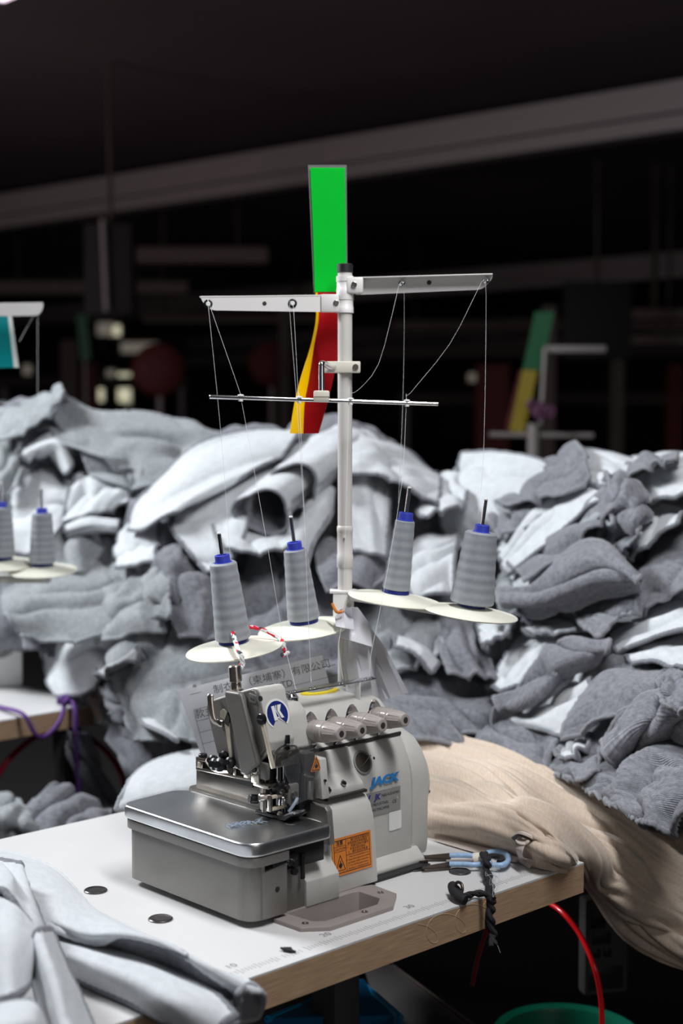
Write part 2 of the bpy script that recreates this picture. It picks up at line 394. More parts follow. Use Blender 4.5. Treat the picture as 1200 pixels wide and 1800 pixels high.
# top cover
top = [(75, 180), (84, 183), (95, 196), (106, 213), (116, 221), (146, 227), (190, 229), (226, 222), (232, 180)]
b = mb(); b.prism(top, 152, 336, P_, bev=4, seg=3, ang=22)
b.build('top_cover', mach)
def ell(cx, cy, a, c_, rot, n=28): return [(cx+a*math.cos(t)*math.cos(rot)-c_*math.sin(t)*math.sin(rot), cy+a*math.cos(t)*math.sin(rot)+c_*math.sin(t)*math.cos(rot)) for t in [2*math.pi*k/n for k in range(n)]]
b = mb(); b.prism(ell(281, 181, 34, 15, 0), 226, 230.3, M['yellow'], 'z'); b.prism(ell(289, 187, 27, 11.5, .18), 227, 230.7, M['glabel'], 'z')
b.build('oval_label', mach, 'yellow and grey oval sticker on top cover')
# needle-bar head
hd = [(176, 245), (186, 240), (190, 232), (166, 170), (121, 158), (98, 163), (70, 192), (67, 204), (86, 266), (90, 270), (98, 270), (140, 257)]
b = mb(); b.prism(hd, 91, 134, P_, bev=2.2, seg=3, ang=25)
b.prism([(72, 186), (84, 232), (96, 243), (190, 236), (200, 180)], 130, 170, P_, bev=5, seg=3)
b.build('head', mach)
b = mb()
b.prism([(175, 243), (187, 238), (189, 230), (167, 174), (121, 160), (100, 165), (72, 195), (70, 204), (88, 264), (92, 268), (98, 268), (140, 255)], 86, 92, M['dpaint'], bev=1.2, ang=25)
b.prism([(141, 262), (112, 263), (108, 258), (76, 176), (100, 158), (110, 158), (124, 210), (142, 256)], 78, 88, M['dpaint'], bev=3, seg=3, ang=20)
b.prism([(100, 264), (86, 262), (86, 252), (100, 252)], 84, 87, M['dpaint'], bev=1)
for (v, z, r) in ((79, 259, 3.6), (180, 233, 3.4), (90, 256, 1.1), (94.5, 257, 1.1)):
    b.cyl((87, v, z), (83.6 if v in (90, 94.5) else 85.5, v, z), r, M['bplastic'], seg=14)
b.build('head_side_cover', mach, 'darker grey needle bar cover plate')
b = mb(); b.prism([(158, 232), (152, 236), (144, 233), (140, 226), (133, 170), (138, 168), (150, 222), (158, 224)], 84, 86.5, M['lever'], bev=.5)
b.prism([(143, 232), (138, 226), (140, 214), (150, 218)], 83.5, 86.2, M['hole'])
b.tube([(80, 171, 252), (78, 170, 247), (79, 166, 222), (84, 160, 216), (84, 152, 216)], 4.2, M['nickel'], 10, flat=.5)
b.build('presser_lifter', mach, 'nickel latch and cream lever')
b = mb(); b.cyl((86, 73, 234), (80, 73, 234), 7.5, M['black'], bev=1).box((79.4, 68, 233.3), (80.2, 78, 234.6), M['hole'])
b.prism([(77, 236), (69, 232), (48, 176), (54, 174)], 81.5, 84.5, M['lever'], bev=.8)
b.build('take_up_lever', mach, 'cream lever held by a black slotted screw')
# emblem on the head front (leaning plane)
sl = 19/62.
def onh(u, z): return ((u)/1000, (67-.2+(z-204)*sl)/1000, z/1000)
def hm(u, z, e=0): o = onh(u, z); return mtx((o[0], o[1]-e/1000, o[2]), (1, 0, 0), (0, sl, 1))
def hp(pts, t, m, e):
    tb = bmesh.new(); X = hm(112, 236, e); A = [tb.verts.new(X @ Vector((p[0]/1000, p[1]/1000, 0))) for p in pts]; B = [tb.verts.new(X @ Vector((p[0]/1000, p[1]/1000, t/1000))) for p in pts]
    n = len(pts); tb.faces.new(A); tb.faces.new(B)
    for i in range(n): tb.faces.new((A[i], A[(i+1) % n], B[(i+1) % n], B[i]))
    b.add(tb, m)
def notch(r, y):
    p = [(r*math.sin(a), r*math.cos(a)) for a in [math.radians(x) for x in range(-143, 144, 8)]]
    return p+[(0, y)]
b = mb(); hp(notch(19.6, -5), .5, M['white'], 0); hp(notch(17, -2.6), .4, M['logo_blue'], .4)
for pg in ([(-8.5, 11), (-3.2, 11.4), (-1.6, -7), (-6.9, -7.6)], [(-1.2, 11.6), (.3, 11.7), (-.9, 5), (3.4, -5.6), (2.2, -5.6), (-2.3, 5)], [(1.9, 11.8), (8.2, 12), (4.6, 4.2), (9.6, -5.2), (5, -5.4), (.4, 4.6)]):
    hp(pg, .3, M['white'], .9)
b.build('emblem', mach, 'round blue emblem with white angular letter mark')
# pressure knob on top of the head
b = mb(); b.lathe((97, 139, 253), (-.02, .09, 1), [(0, 11), (5, 11), (6, 10), (8, 9.5), (8.5, 7), (15, 7), (16, 6.5), (18, 6.5), (19, 8.5), (38, 8.5), (39.5, 7)], M['nickel'], 24)
b.build('pressure_knob', mach, 'nickel presser foot pressure knob')
# thread guide bar on top
b = mb(); b.prism([(121, 247), (131, 249), (131, 251), (129.6, 250.4), (121, 249)], 174, 335, M['chrome'], bev=.4)
for u in (178, 186, 214, 222, 268, 274, 318, 330): b.lathe((u, 126, 249.4), (0, 0, 1), [(0, 2.2), (1.2, 1.9), (1.8, .8)], M['chrome'], 12)
b.prism([(126, 247), (135, 247), (135, 222), (126, 222)], 174, 176, M['chrome'], bev=.5)
b.prism([(121, 249), (131, 249), (131, 222), (121, 222)], 302, 303.6, M['white'], bev=.4)
b.lathe((200, 150, 228), (0, 0, 1), [(0, 11), (8, 10.5), (13, 7), (15, 2)], M['chrome'], 24)
b.build('thread_guide_bar', mach, 'chrome thread guide bar with eyelets')
# tension knobs
kd = Vector((0, -math.cos(math.radians(4)), math.sin(math.radians(4))))
tips = [(176, 209), (213, 208), (251, 209), (294, 210)]
def knob():
    b = mb(); b.lathe((0, 0, 0), kd, [(-6, 12), (0, 12.5), (2, 14.4), (15, 14.4), (15.6, 13.6), (16.4, 13.6), (17, 14.4), (25, 14), (26, 12.6), (28, 12.8), (36, 11.6), (50, 9.6), (52.5, 8.6), (53, 7)], M['knob'], 32)
    for k in range(10):
        a = k*math.pi/5; e = Vector((math.cos(a), 0, math.sin(a))); b.cyl(kd*29+e*11.7, kd*48+e*9.1, 1.5, M['knob'], 1.2, seg=8)
    b.lathe(kd*53.1, kd, [(0, 4.2), (.3, 4.0)], M['hole'], 14)
    b.lathe((0, 0, 0), -kd, [(-1, 11), (14, 8)], M['hole'], 16)
    return b
def guidefin():
    b = mb()
    tb = bmesh.new(); n = 20; rg = []
    for q, (sc_, dy) in enumerate(((1, 0), (.82, 2.2), (.5, 4.0), (.1, 4.6))):
        rg.append([tb.verts.new(Vector((13.5*sc_*math.sin(a), 2+dy+.35*(5+9*max(0, math.cos(a))*sc_), 4+(12+8*max(0, math.cos(a))**1.5)*sc_*math.cos(a)))*.001) for a in [2*math.pi*k/n for k in range(n)]])
    for A_, B_ in zip(rg, rg[1:]):
        for k in range(n): tb.faces.new((A_[k], A_[(k+1) % n], B_[(k+1) % n], B_[k]))
    solid(tb, .001); b.add(tb, M['chrome'])
    b.prism([(-4.5, -18), (4.5, -18), (1.5, -29), (-1.5, -29)], -2, 5, M['chrome'], 'v', .8)
    return b
kk = knob().build('tension_knob', mach, 'ribbed beige plastic knob'); gf = guidefin().build('tension_disc', kk)
kk.location = Vector((tips[0][0], 25, tips[0][1]))*.001-kd*.053
for tz in tips[1:]:
    o = kk.copy(); sc.collection.objects.link(o); o.location = Vector((tz[0], 25, tz[1]))*.001-kd*.053; o.parent = mach
    g = gf.copy(); sc.collection.objects.link(g); g.parent = o
# oil sight glass, plug
b = mb(); nn = Vector((0, -1, .42)).normalized()
b.lathe((251, 64, 153), nn, [(-6, 16.4), (1, 16.4), (2.2, 15.8), (2.4, 13.8), (.8, 13.6)], M['glabel'], 32)
b.lathe((251, 64, 153), nn, [(0, 13.7), (1.1, 13.6)], mat('oil_window', (.10, .085, .07), .08, .2), 32)
b.tube([(243, 61.5, 144), (260, 56.5, 163)], .5, M['chrome'], 6, sub=1)
b.build('oil_sight_glass', mach, 'round dark oil window')
b = mb(); b.lathe((274, 66, 155), nn, [(-4, 5), (1, 5), (1.5, 4.2), (.5, 2.6)], P_, 20); b.cyl((273.4, 63.9, 155.6), (273.4, 65, 155), 1.8, M['bplastic'])
b.build('oil_plug', mach)
# front lettering
b = mb(); b.text('JACK', M['jack_blue'], .0150, mtx((.2825, .0540-.0012, .1262), (1, 0, 0), (0, .03, 1)) @ Matrix.Diagonal((1.45, 1, 1, 1)), ext=.0003, bold=.0009, shear=.15)
b.build('maker_lettering', mach, 'blue raised lettering')
b = mb(); b.quadplate([(238, 53.2, 80), (313, 53.2, 80), (313, 53.2, 113), (238, 53.2, 113)], M['plate'], .5)
b.text('JK', M['bink'], .0105, mtx((.268, .0523, .1050), (1, 0, 0), (0, 0, 1)), bold=.0005, shear=.2)
b.quadplate([(243, 52.6, 97), (247, 52.6, 97), (250, 52.6, 110), (246, 52.6, 110)], M['bink'], .2).quadplate([(252, 52.6, 97), (256, 52.6, 97), (253, 52.6, 103), (256, 52.6, 110), (253, 52.6, 110), (250.4, 52.6, 103)], M['bink'], .2)
b.text('768S-4-514-M03', M['ink'], .0052, mtx((.293, .0523, .1055), (1, 0, 0), (0, 0, 1)))
b.text('JACK INDUSTRIAL', M['ink'], .0054, mtx((.268, .0523, .0955), (1, 0, 0), (0, 0, 1)))
b.text('SEWING MACHINE', M['ink'], .0054, mtx((.268, .0523, .0885), (1, 0, 0), (0, 0, 1)))
b.text('CE', M['ink'], .0065, mtx((.301, .0523, .0935), (1, 0, 0), (0, 0, 1)))
b.cyl((307, 54, 98), (307, 52, 98), 1.6, M['chrome'], seg=12)
b.build('rating_plate', mach, 'silver rating plate with maker text')
b = mb(); b.quadplate(tuple((x, 53.0, z) for x, z in rrect([(291, 54), (315, 54), (315, 79.5), (291, 79.5)], 2.5)), M['white'], .3)
b.build('blank_sticker', mach, 'small white sticker')
# handwheel guard and wheel
gp = [(60, 6), (57, 20), (56, 110), (59, 132), (68, 152), (84, 168), (110, 177), (150, 176), (190, 150), (205, 110), (205, 20), (198, 6)]
b = mb(); b.prism(gp, 341, 374, P_, bev=4, seg=3, ang=50)
b.lathe((340, 130, 105), (1, 0, 0), [(0, 60), (36, 72), (38, 66), (39, 40)], P_, 48)
b.build('belt_guard', mach)
b = mb(); b.lathe((374, 130, 102), (1, 0, 0), [(0, 62), (8, 66), (12, 64), (14, 58), (15, 20), (20, 18), (21, 0)], M['paint'], 56)
b.cyl((384, 72, 88), (390, 72, 88), 3, M['bplastic'])
b.build('handwheel', mach)
# bed, rail bracket behind the cloth plate
b = mb(); b.prism(rrect([(106, 70), (150, 70), (150, 262), (118, 268), (106, 255)], [2, 2, 6, 8, 6]), 88, 108, M['tray'], 'z', 1.5)
b.prism(rrect([(116, 78), (156, 78), (156, 252), (116, 252)], 3), 107, 134, M['steel'], 'z', 1)
b.box((120, 78, 100), (160, 200, 180), M['tray'], 3)
b.build('cylinder_bed', mach)
b = mb()
def rz(v): return 136.5+(v-229)*-.045
def rbar(va, vb, za, zb): b.prism([(va, rz(va)+za), (vb, rz(vb)+za), (vb, rz(vb)+zb), (va, rz(va)+zb)], 107, 110, M['nickel'], bev=.5)
rbar(240, 124, 0, 4.2); rbar(240, 124, 13.5, 17)
for va, vb in ((240, 225), (207, 198), (182, 176), (160, 154), (138, 124)): rbar(va, vb, 3, 14)
b.prism([(240, rz(240)+16), (124, rz(124)+16), (124, rz(124)+18), (240, rz(240)+18)], 107, 121, M['nickel'], bev=.5)
b.box((112, 126, 132), (114, 238, 152), M['hole'])
b.box((106.4, 229, 141), (107.4, 236, 148), M['lever'], .4)
b.lathe((114, 233, 154), (0, 0, 1), [(0, 6), (3.5, 6), (4.5, 5)], M['black'], 20)
for (v, z) in ((104, 150), (112, 147), (92, 152)): b.cyl((112, v, z), (101, v, z), 5, M['black'], bev=1)
b.build('knife_bracket', mach, 'slotted nickel bracket with dark screws')
# black spring knobs in the head window
b = mb()
for (u, v, z, r) in ((86, 172, 164, 7), (80, 160, 162, 8), (78, 146, 164, 9), (88, 150, 174, 6), (84, 134, 168, 7)):
    b.lathe((u, v, z), (-1, -.3, .25), [(0, r*.7), (1, r), (7, r), (8, r*.8), (10, r*.5), (14, r*.5)], M['black'], 16)
b.tube([(90, 190, 160), (80, 160, 156), (78, 130, 160)], 5, M['steel'], 8)
b.build('adjuster_screws', mach, 'cluster of black adjusting screws')
# needle clamp, bars, presser foot
b = mb()
b.box((92, 58, 172), (134, 72, 192), M['steel'], 2)
b.lathe((101, 58, 182), (0, -1, 0), [(0, 6), (.6, 5.6), (.7, 0)], M['hole'], 16).lathe((120, 58, 184), (0, -1, 0), [(0, 6), (.6, 5.6), (.7, 0)], M['hole'], 16)
b.tube([(92, 60, 190), (104, 58, 199), (126, 60, 196), (134, 62, 190)], 1.6, M['chrome'], 8)
b.box((84, 66, 156), (92, 96, 178), M['dpaint'], 3).lathe((84, 86, 168), (-1, 0, 0), [(0, 8), (1.5, 8), (2, 6), (2.1, 4)], M['steel'], 20).cyl((84, 86, 168), (80, 86, 168), 4, M['black'])
b.box((82, 78, 150), (86, 94, 168), M['nickel'], 1.5).box((84, 62, 146), (108, 92, 152), M['nickel'], 1)
b.build('needle_clamp', mach)
b = mb()
b.cyl((104, 66, 100), (104, 66, 172), 3.2, M['chrome']).cyl((112, 64, 108), (112, 64, 172), 2.6, M['chrome']).cyl((96, 82, 112), (96, 82, 158), 4.2, M['steel'])
b.cyl((107, 62, 106), (107, 62, 150), .9, M['chrome']).cyl((116, 62, 106), (116, 62, 150), .9, M['chrome'])
b.box((96, 54, 138), (112, 70, 152), M['black'], 2)
for (x, z) in ((99, 143), (107, 147), (103, 136)): b.cyl((x, 54, z), (x, 50, z), 3, M['steel'], seg=14)
b.cyl((94, 70, 134), (80, 76, 134), 5, M['steel'], bev=1).cyl((90, 88, 128), (78, 92, 130), 6, M['black'], bev=1)
b.box((112, 56, 120), (132, 68, 148), M['dpaint'], 3).cyl((121, 56, 134), (121, 53, 134), 5, M['steel'])
b.prism([(60, 150), (75, 150), (75, 100), (68, 92), (60, 100)], 118, 134, M['black'], bev=2)
b.build('needle_bars', mach, 'chrome needle bars and dark clamps')
b = mb()
b.prism([(102, 107), (100, 111), (50, 111.5), (32, 119), (30, 117), (44, 107.5)], 95, 121, M['black'], bev=.8)
b.prism([(49, 109), (31, 117), (29, 121), (33, 122), (50, 113)], 99, 117, M['chrome'], bev=.6)
b.box((84, 60, 118), (110, 66, 122), M['lever'], .8).box((86, 58, 134), (112, 63, 138), M['lever'], .8).box((84, 58, 118), (88, 64, 138), M['nickel'], .8)
b.box((98, 62, 110), (116, 90, 122), M['black'], 1.5).cyl((98, 58, 114), (98, 54, 114), 3, M['steel']).cyl((110, 58, 122), (110, 54, 122), 3, M['chrome'])
b.tube([(108, 50, 116), (114, 46, 126), (122, 50, 130), (126, 56, 122)], 2, M['lint'], 8)
b.box((122, 60, 106), (150, 90, 126), M['tray'], 2)
b.build('presser_foot', mach)
b = mb(); b.box((133, 48, 126), (152, 80, 186), M['hole'], 2).cyl((141, 44, 128), (141, 44, 152), 6.5, M['steel']).box((128, 52, 108), (150, 74, 128), M['black'], 3)  # dark boxes here and below put the recess shade into colour
b.box((94, 72, 112), (136, 92, 182), M['black'], 3); b.build('knife_recess_shade', mach, 'solid dark blocks standing for the shaded recess behind the eye guard')
# clear guard
b = mb()
A_ = M['acrylic']
b.quadplate([(96, 50, 182), (124, 48, 190), (124, 44, 168), (114, 38, 128), (98, 46, 168)], A_, 1.6)
b.quadplate([(124, 48, 190), (138, 40, 192), (156, 46, 192), (158, 44, 160), (140, 32, 156), (128, 44, 160)], A_, 1.6)
b.quadplate([(140, 32, 156), (158, 44, 160), (150, 46, 132), (132, 36, 130), (114, 38, 128), (124, 44, 166)], A_, 1.4)
b.tube([(96, 50, 182), (98, 46, 168), (114, 38, 128)], 1.0, M['acrylic'], 6, sub=1)
b.tube([(128, 44, 160), (140, 32, 156), (158, 44, 161)], 1.4, M['acrylic'], 6, sub=1)
b.tube([(124, 48, 191), (138, 40, 193), (156, 46, 193)], 1.0, M['acrylic'], 6, sub=1)
b.box((116, 62, 188), (121, 66, 210), M['black'], .5)
eg = b.build('eye_guard', mach, 'clear plastic eye guard')
b = mb()
def eo(x, z): return (x, 42-(x-140)*.1-.8, z)
b.quadplate([eo(*p) for p in rrect([(137, 163), (155, 163), (146, 184)], 2)], M['orange'], .3)
b.tube([(p[0], p[1]-.6, p[2]) for p in [eo(139.5, 165), eo(152.5, 165), eo(146, 180), eo(139.5, 165)]], .5, M['ink'], 6, sub=1)
b.lathe(eo(146, 169.5), (0, -1, 0), [(0, 2.6), (.8, 2.4)], M['ink'], 12); b.tube([(146, 40.4, 168), (146, 40.4, 175)], .5, M['ink'], 6, sub=1)
o = b.build('warning_triangle', eg, 'orange triangle sticker')
# ------------------------------------------------------------------ table
tab = empty('sewing_table', ORG-Vector((0, 0, TABZ)), ANG, 'white laminate sewing table with beech edge, foremost, under the overlock machine', 'table')
def tp(u, v, z): return (u, v, 750+z)
u0, u1, v0, v1 = -700, 512, -107.5, 547
hx0, hx1, hy0, hy1 = 68, 192, -46, 10
b = mb()
for (a, c, d, e) in ((u0, hx0, v0, v1), (hx1, u1, v0, v1), (hx0, hx1, v0, hy0), (hx0, hx1, hy1, v1)):
    b.box(tp(a, d, -2.5), tp(c, e, 0), M['lam'])
b.build('laminate_top', tab)
b = mb()
for (a, c, d, e) in ((u0, hx0, v0, v1), (hx1, u1, v0, v1), (hx0, hx1, v0, hy0), (hx0, hx1, hy1, v1)):
    b.box(tp(a, d, -42), tp(c, e, -2.6), M['wood'])
b.build('wooden_core', tab, 'beech coloured table edge')
b = mb(); random.seed(2)
u = -110
while u < 505:
    i = round((u+110)/5); l = 9 if i % 5 else 14
    if not (i % 7 == 3 and random.random() < .3): b.box(tp(u, -86-l*.5, 0), tp(u+.9, -86+l*.5, .12), M['glabel'])
    u += 5
for k, uu in enumerate((-82, 62, 205, 348, 480)):
    b.text(str(10*(k+1)), M['glabel'], .015, mtx((uu/1000, -.068, .7503), (1, 0, 0), (0, 1, 0)))
b.build('ruler_scale', tab, 'printed ruler ticks and numbers')
for (uu, vv) in ((-560, 60), (-560, 470), (330, 200), (330, 470)):
    b = mb(); b.box((uu-25, vv-25, 2), (uu+25, vv+25, 708), M['legs'], 2); b.build('leg', tab)
b = mb(); b.tube([(178+150*t+22*math.sin(9*t*2), -107.6, 730+17*math.cos(9*t*2+.5)) for t in [i/40 for i in range(41)]], .35, mat('scratch', (.52, .38, .25), .6), 5, sub=2)
b.build('edge_scribble', tab, 'scratched loops on the wooden edge')
# plastic chute frame
ch = empty('chip_chute', ORG, ANG, 'dark taupe plastic chute frame sunk into table in front of machine', 'chute')
b = mb()
outer = [(44, 6), (46, -41), (74, -63), (181, -63), (219, -32), (222, 15), (200, 22), (60, 20)]; inner = [(68, 8), (72, -34), (84, -44), (172, -44), (190, -30), (190, 8), (180, 9), (75, 9)]
tb = bmesh.new(); rings = []
for pts, z in ((outer, 0), (outer, 5.5), (inner, 5.5), (inner, -40)): rings.append([tb.verts.new(Vector((x, y, z))*.001) for x, y in pts])
for A_, B_ in zip(rings, rings[1:]):
    for i in range(8): tb.faces.new((A_[i], A_[(i+1) % 8], B_[(i+1) % 8], B_[i]))
tb.faces.new(rings[-1]); b.add(tb, M['putty'], .0012, 2); b.build('frame', ch)
for (x, y) in ((60, -34), (140, -54), (206, -16)):
    b = mb(); b.lathe((x, y, 5.2), (0, 0, 1), [(0, 4.6), (1, 4.2), (1.2, 2.5), (.4, 2)], M['steel'], 14); b.build('screw', ch)
# metal grommet caps on the table
spots = [(168, 1566), (282, 1616), (808, 1533), (726, 1526)]
lb = ['dark metal cap set in table top beside the grey sleeve, further left of two', 'dark metal cap set in table top between grey sleeve and machine tray', 'dark metal cap set in table top under the blue thread snips', 'dark metal cap partly under the machine base and handwheel']
src = None
for i, (px, py) in enumerate(spots):
    if src is None:
        b = mb(); b.lathe((0, 0, 0), (0, 0, 1), [(0, 15), (1.4, 15), (2.2, 13.8), (1.6, 12.6), (1.9, 6), (1.9, 0)], mat('gunmetal', (.10, .09, .09), .3, .8), 36); o = b.build('table_cap'); src = o
    else: o = src.copy(); sc.collection.objects.link(o)
    o.location = T(px, py); o.scale = (1, 1, 1)
    if i == 3: o.scale = (1.15, 1.15, 1)
    tagp(o, lb[i], 'cap', 'metal caps in the table top')
# lint scrap
b = mb(); p0 = T(500, 1671)
for k in range(5): b.tube([(random.gauss(0, 2), random.gauss(0, 2), 1.5), (4+random.gauss(0, 2), -3, 4), (10+random.gauss(0, 2), -8, 1.5)], 1.5, M['cord'], 6)
o = b.build('lint_scrap'); o.location = p0; tagp(o, 'small dark scrap of lint on ruler scale of white table', 'scrap')

# ------------------------------------------------------------------ thread stand
PX0, PY0 = .005, 2.050
PB = Vector((PX0, PY0, TABZ))
st = empty('thread_stand', PB, 0, 'cream four-spool thread stand with tall pole standing behind overlock machine', 'thread stand')
def zz(py): return (W(605, py, PY0).z-TABZ)*1000
b = mb(); b.cyl((0, 0, 0), (0, 0, zz(478)), 10.4, M['pole']); b.cyl((0, 0, 0), (0, 0, 6), 32, M['pole'], bev=2)
b.build('pole', st)
b = mb(); b.cyl((0, 0, zz(480)), (0, 0, zz(464)), 11.4, M['bplastic'], bev=1); b.build('end_cap', st, 'black end cap')
b = mb(); b.lathe((0, 0, zz(998)), (0, 0, 1), [(0, 11), (1, 11.8), (zz(975)-zz(998), 11.8), (zz(974)-zz(998), 11.2), (zz(935)-zz(998), 11.2), (zz(933)-zz(998), 11.8), (zz(926)-zz(998), 11.8), (zz(924)-zz(998), 10.5)], M['pole'], 28)
b.cyl((-.5, -11, zz(943)), (-.5, -14, zz(943)), 1.6, M['pole']); b.build('joint_sleeve', st)
# upper arms
def arm(azim, pyc, len_, tip_dz, name, cups):
    """channel arm in the vertical plane at azimuth azim (deg from +x, negative toward camera)"""
    a = math.radians(azim); d = Vector((math.cos(a), math.sin(a), 0)); z0 = zz(pyc)
    n = Vector((d.y, -d.x, 0)); n = n if n.y < 0 else -n
    b = mb(); X = Matrix.Translation(Vector((0, 0, z0/1000))) @ mtx((0, 0, 0), d, (0, 0, 1)) @ Matrix.Rotation(math.radians(tip_dz), 4, 'Z')
    pts = rrect([(12, -13), (len_-12, -9), (len_, 4), (len_+2, 10), (12, 11)], [2, 9, 5, 1, 1])
    def addp(pts, y0, y1, m, bev=0):
        tb = bmesh.new(); s = 1 if (X.to_3x3() @ Vector((0, 0, 1))).dot(n) > 0 else -1
        A = [tb.verts.new(X @ (Vector((p[0], p[1], y0*s))*.001)) for p in pts]; B = [tb.verts.new(X @ (Vector((p[0], p[1], y1*s))*.001)) for p in pts]; q = len(pts)
        tb.faces.new(A); tb.faces.new(B)
        for i in range(q): tb.faces.new((A[i], A[(i+1) % q], B[(i+1) % q], B[i]))
        b.add(tb, m, bev)
    return b, X, addp, n, z0
# left arm: flat side toward us; right arm: open channel toward us
def eyelet(b, X, r, n, y0, ang=0):
    c = X @ Vector((r/1000, 0, 0)); 
    b.lathe(c*1000+n*y0, n, [(0, 6.2), (1.2, 6.4), (1.8, 5), (1.9, 3.9), (1.2, 3.6)], M['black'], 18)
    b.lathe(c*1000+n*y0, n, [(0, 3.7), (2.4, 3.2), (2.8, 1.6), (2.2, 1)], M['white'], 14)
b, X, addp, n, z0 = arm(182, 533, 205, -.6, 'l', [])
addp(rrect([(12, -13), (193, -9), (205, 6), (205, 11), (12, 12)], [2, 10, 5, 1, 1]), 3, 4.6, M['arm'], .0003)
addp([(12, 10.4), (207, 9.6), (207, 11), (12, 12.2)], -10, 5.0, M['arm'])
b.lathe((0, 0, z0-14), (0, 0, 1), [(0, 12.4), (8, 12.4), (8.6, 11.9), (18, 11.9), (18.6, 12.6), (27, 12.6)], M['arm'], 28)
b.box((-34, -9, z0-13), (-8, 4, z0+12), M['arm'], 1)
eyelet(b, X, 195, n, 4.4); eyelet(b, X, 75, n, 4.4)
c = X @ Vector((.115, 0, 0)); b.lathe(c*1000+n*4.4, n, [(0, 3.2), (.5, 3)], M['hole'], 12)
c = X @ Vector((.013, 0, 0)); b.lathe(c*1000+n*5, n, [(0, 4), (5, 4), (5.6, 3)], M['steel'], 14)
b.build('guide_arm', st, 'upper left guide arm')
b, X, addp, n, z0 = arm(-4, 502, 208, 1.1, 'r', [])
addp(rrect([(14, -13), (196, -10), (210, 5), (210, 10), (14, 10)], [2, 9, 5, 2, 1]), -9, -7.5, M['arm'], .0003)
addp([(0, 9.3), (210, 9.3), (210, 10.8), (0, 10.8)], -9, 9, M['arm'], .0003)
b.lathe((0, 0, z0-13), (0, 0, 1), [(0, 12.4), (8, 12.4), (8.6, 11.9), (18, 11.9), (18.6, 12.6), (26, 12.6)], M['arm'], 28)
b.box((2, -14, z0-12), (26, 2, z0+11), M['arm'], 3)
c = X @ Vector((.014, 0, 0)); b.lathe(c*1000+n*12, n, [(0, 4), (4, 4), (4.6, 3)], M['steel'], 14)
for r in (81, 201):
    c = X @ Vector((r/1000, .003, 0)); b.lathe(c*1000-n*7.5, n, [(0, 5), (1.5, 5), (2.5, 3.4), (5, 3), (5.4, 1.6), (5, 1)], M['chrome'], 18)
c = X @ Vector((.120, .002, 0)); b.lathe(c*1000-n*7.5, n, [(0, 3.4), (.5, 3.2)], M['hole'], 12)
b.build('guide_arm', st, 'upper right guide arm')
# rod bracket and chrome rod
b = mb(); b.box((-37, -17, zz(656)), (22, -6, zz(636)), M['cream'], 1.5).box((-12, -14, zz(656)), (12, 12, zz(636)), M['cream'], 2)
b.cyl((15, -16, zz(646)), (15, -19, zz(646)), 4.2, M['steel'])
b.build('rod_bracket', st, 'cream plastic rod bracket')
cp = W(565, 697, 1.975)-PB; cp = cp*1000
b = mb(); b.tube([(-16, -16, zz(646)), (-22, -30, zz(646)), (cp.x+1, cp.y+4, zz(646)+3), (cp.x, cp.y, zz(646)-6), (cp.x, cp.y, cp.z+22), (cp.x, cp.y, cp.z+8)], 4.2, M['chrome'], 14, sub=5)
b.build('bent_rod', st, 'bent chrome rod')
b = mb(); b.box((cp.x-11, cp.y-7, cp.z-7), (cp.x+11, cp.y+7, cp.z+8), M['cream'], 2).box((cp.x-11.4, cp.y-7.3, cp.z-1), (cp.x+11.4, cp.y+7.3, cp.z), M['putty'])
b.build('rod_clamp', st, 'cream plastic clamp')
ra = W(368, 697.5, 1.955); rb = W(770, 710, 1.995)
b = mb(); b.cyl((ra-PB)*1000, (rb-PB)*1000, 2.9, M['chrome'], bev=.6)
rodpt = lambda px: ra.lerp(rb, (px-368)/402.)
for px in (422, 524, 614, 714):
    c = (rodpt(px)-PB)*1000; b.lathe(c-Vector((0, 0, 5)), (0, 0, 1), [(0, 3.2), (2, 3.2), (2.4, 2.4), (7, 2.4), (7.6, 4.6), (9.2, 4.2), (9.8, 2)], M['white'], 14)
b.build('thread_rod', st, 'chrome thread rod with white eyelets')
# spool arms, discs, cones
hz = zz(1062)
b = mb(); b.box((-17, -14, hz-22), (13, 13, hz+18), M['arm'], 2.5).box((-22, -15, hz+17), (14, 13, hz+21), M['arm'], 1)
b.cyl((6, -14, hz), (6, -17, hz), 3, M['steel'])
b.build('hub', st, 'cream hub clamp')
def spool_side(az, dr, z0, rs, label):
    a = math.radians(az); d = Vector((math.cos(a), math.sin(a), 0)); d3 = (d*math.cos(dr)+Vector((0, 0, -math.sin(dr))))
    sd = Vector((-d.y, d.x, 0)); up = sd.cross(d3) if sd.cross(d3).z > 0 else d3.cross(sd)
    b = mb(); tb = bmesh.new(); o = Vector((0, 0, z0))
    c = []
    for r, w_, h0, h1 in ((8, 11, -12, 3), (rs[1]+16, 9, -9, 2)):
        for s, h in ((-1, h0), (1, h0), (1, h1), (-1, h1)): c.append(tb.verts.new((o+d3*r+sd*s*w_+up*h)*.001))
    for f in ((0, 1, 2, 3), (4, 5, 6, 7), (0, 1, 5, 4), (1, 2, 6, 5), (2, 3, 7, 6), (3, 0, 4, 7)): tb.faces.new([c[i] for i in f])
    b.add(tb, M['putty'] if 0 else M['arm'], .0015)
    q = o+d3*rs[0]*1.05+up*(-4); nn = Vector((d.y, -d.x, 0)); nn = nn if nn.y < 0 else -nn
    b.lathe(q+nn*8, nn, [(0, 3.4), (3, 3), (3.4, 1)], M['chrome'], 12)
    b.build('spool_arm', st, label)
    return [(o+d3*r, up) for r in rs]

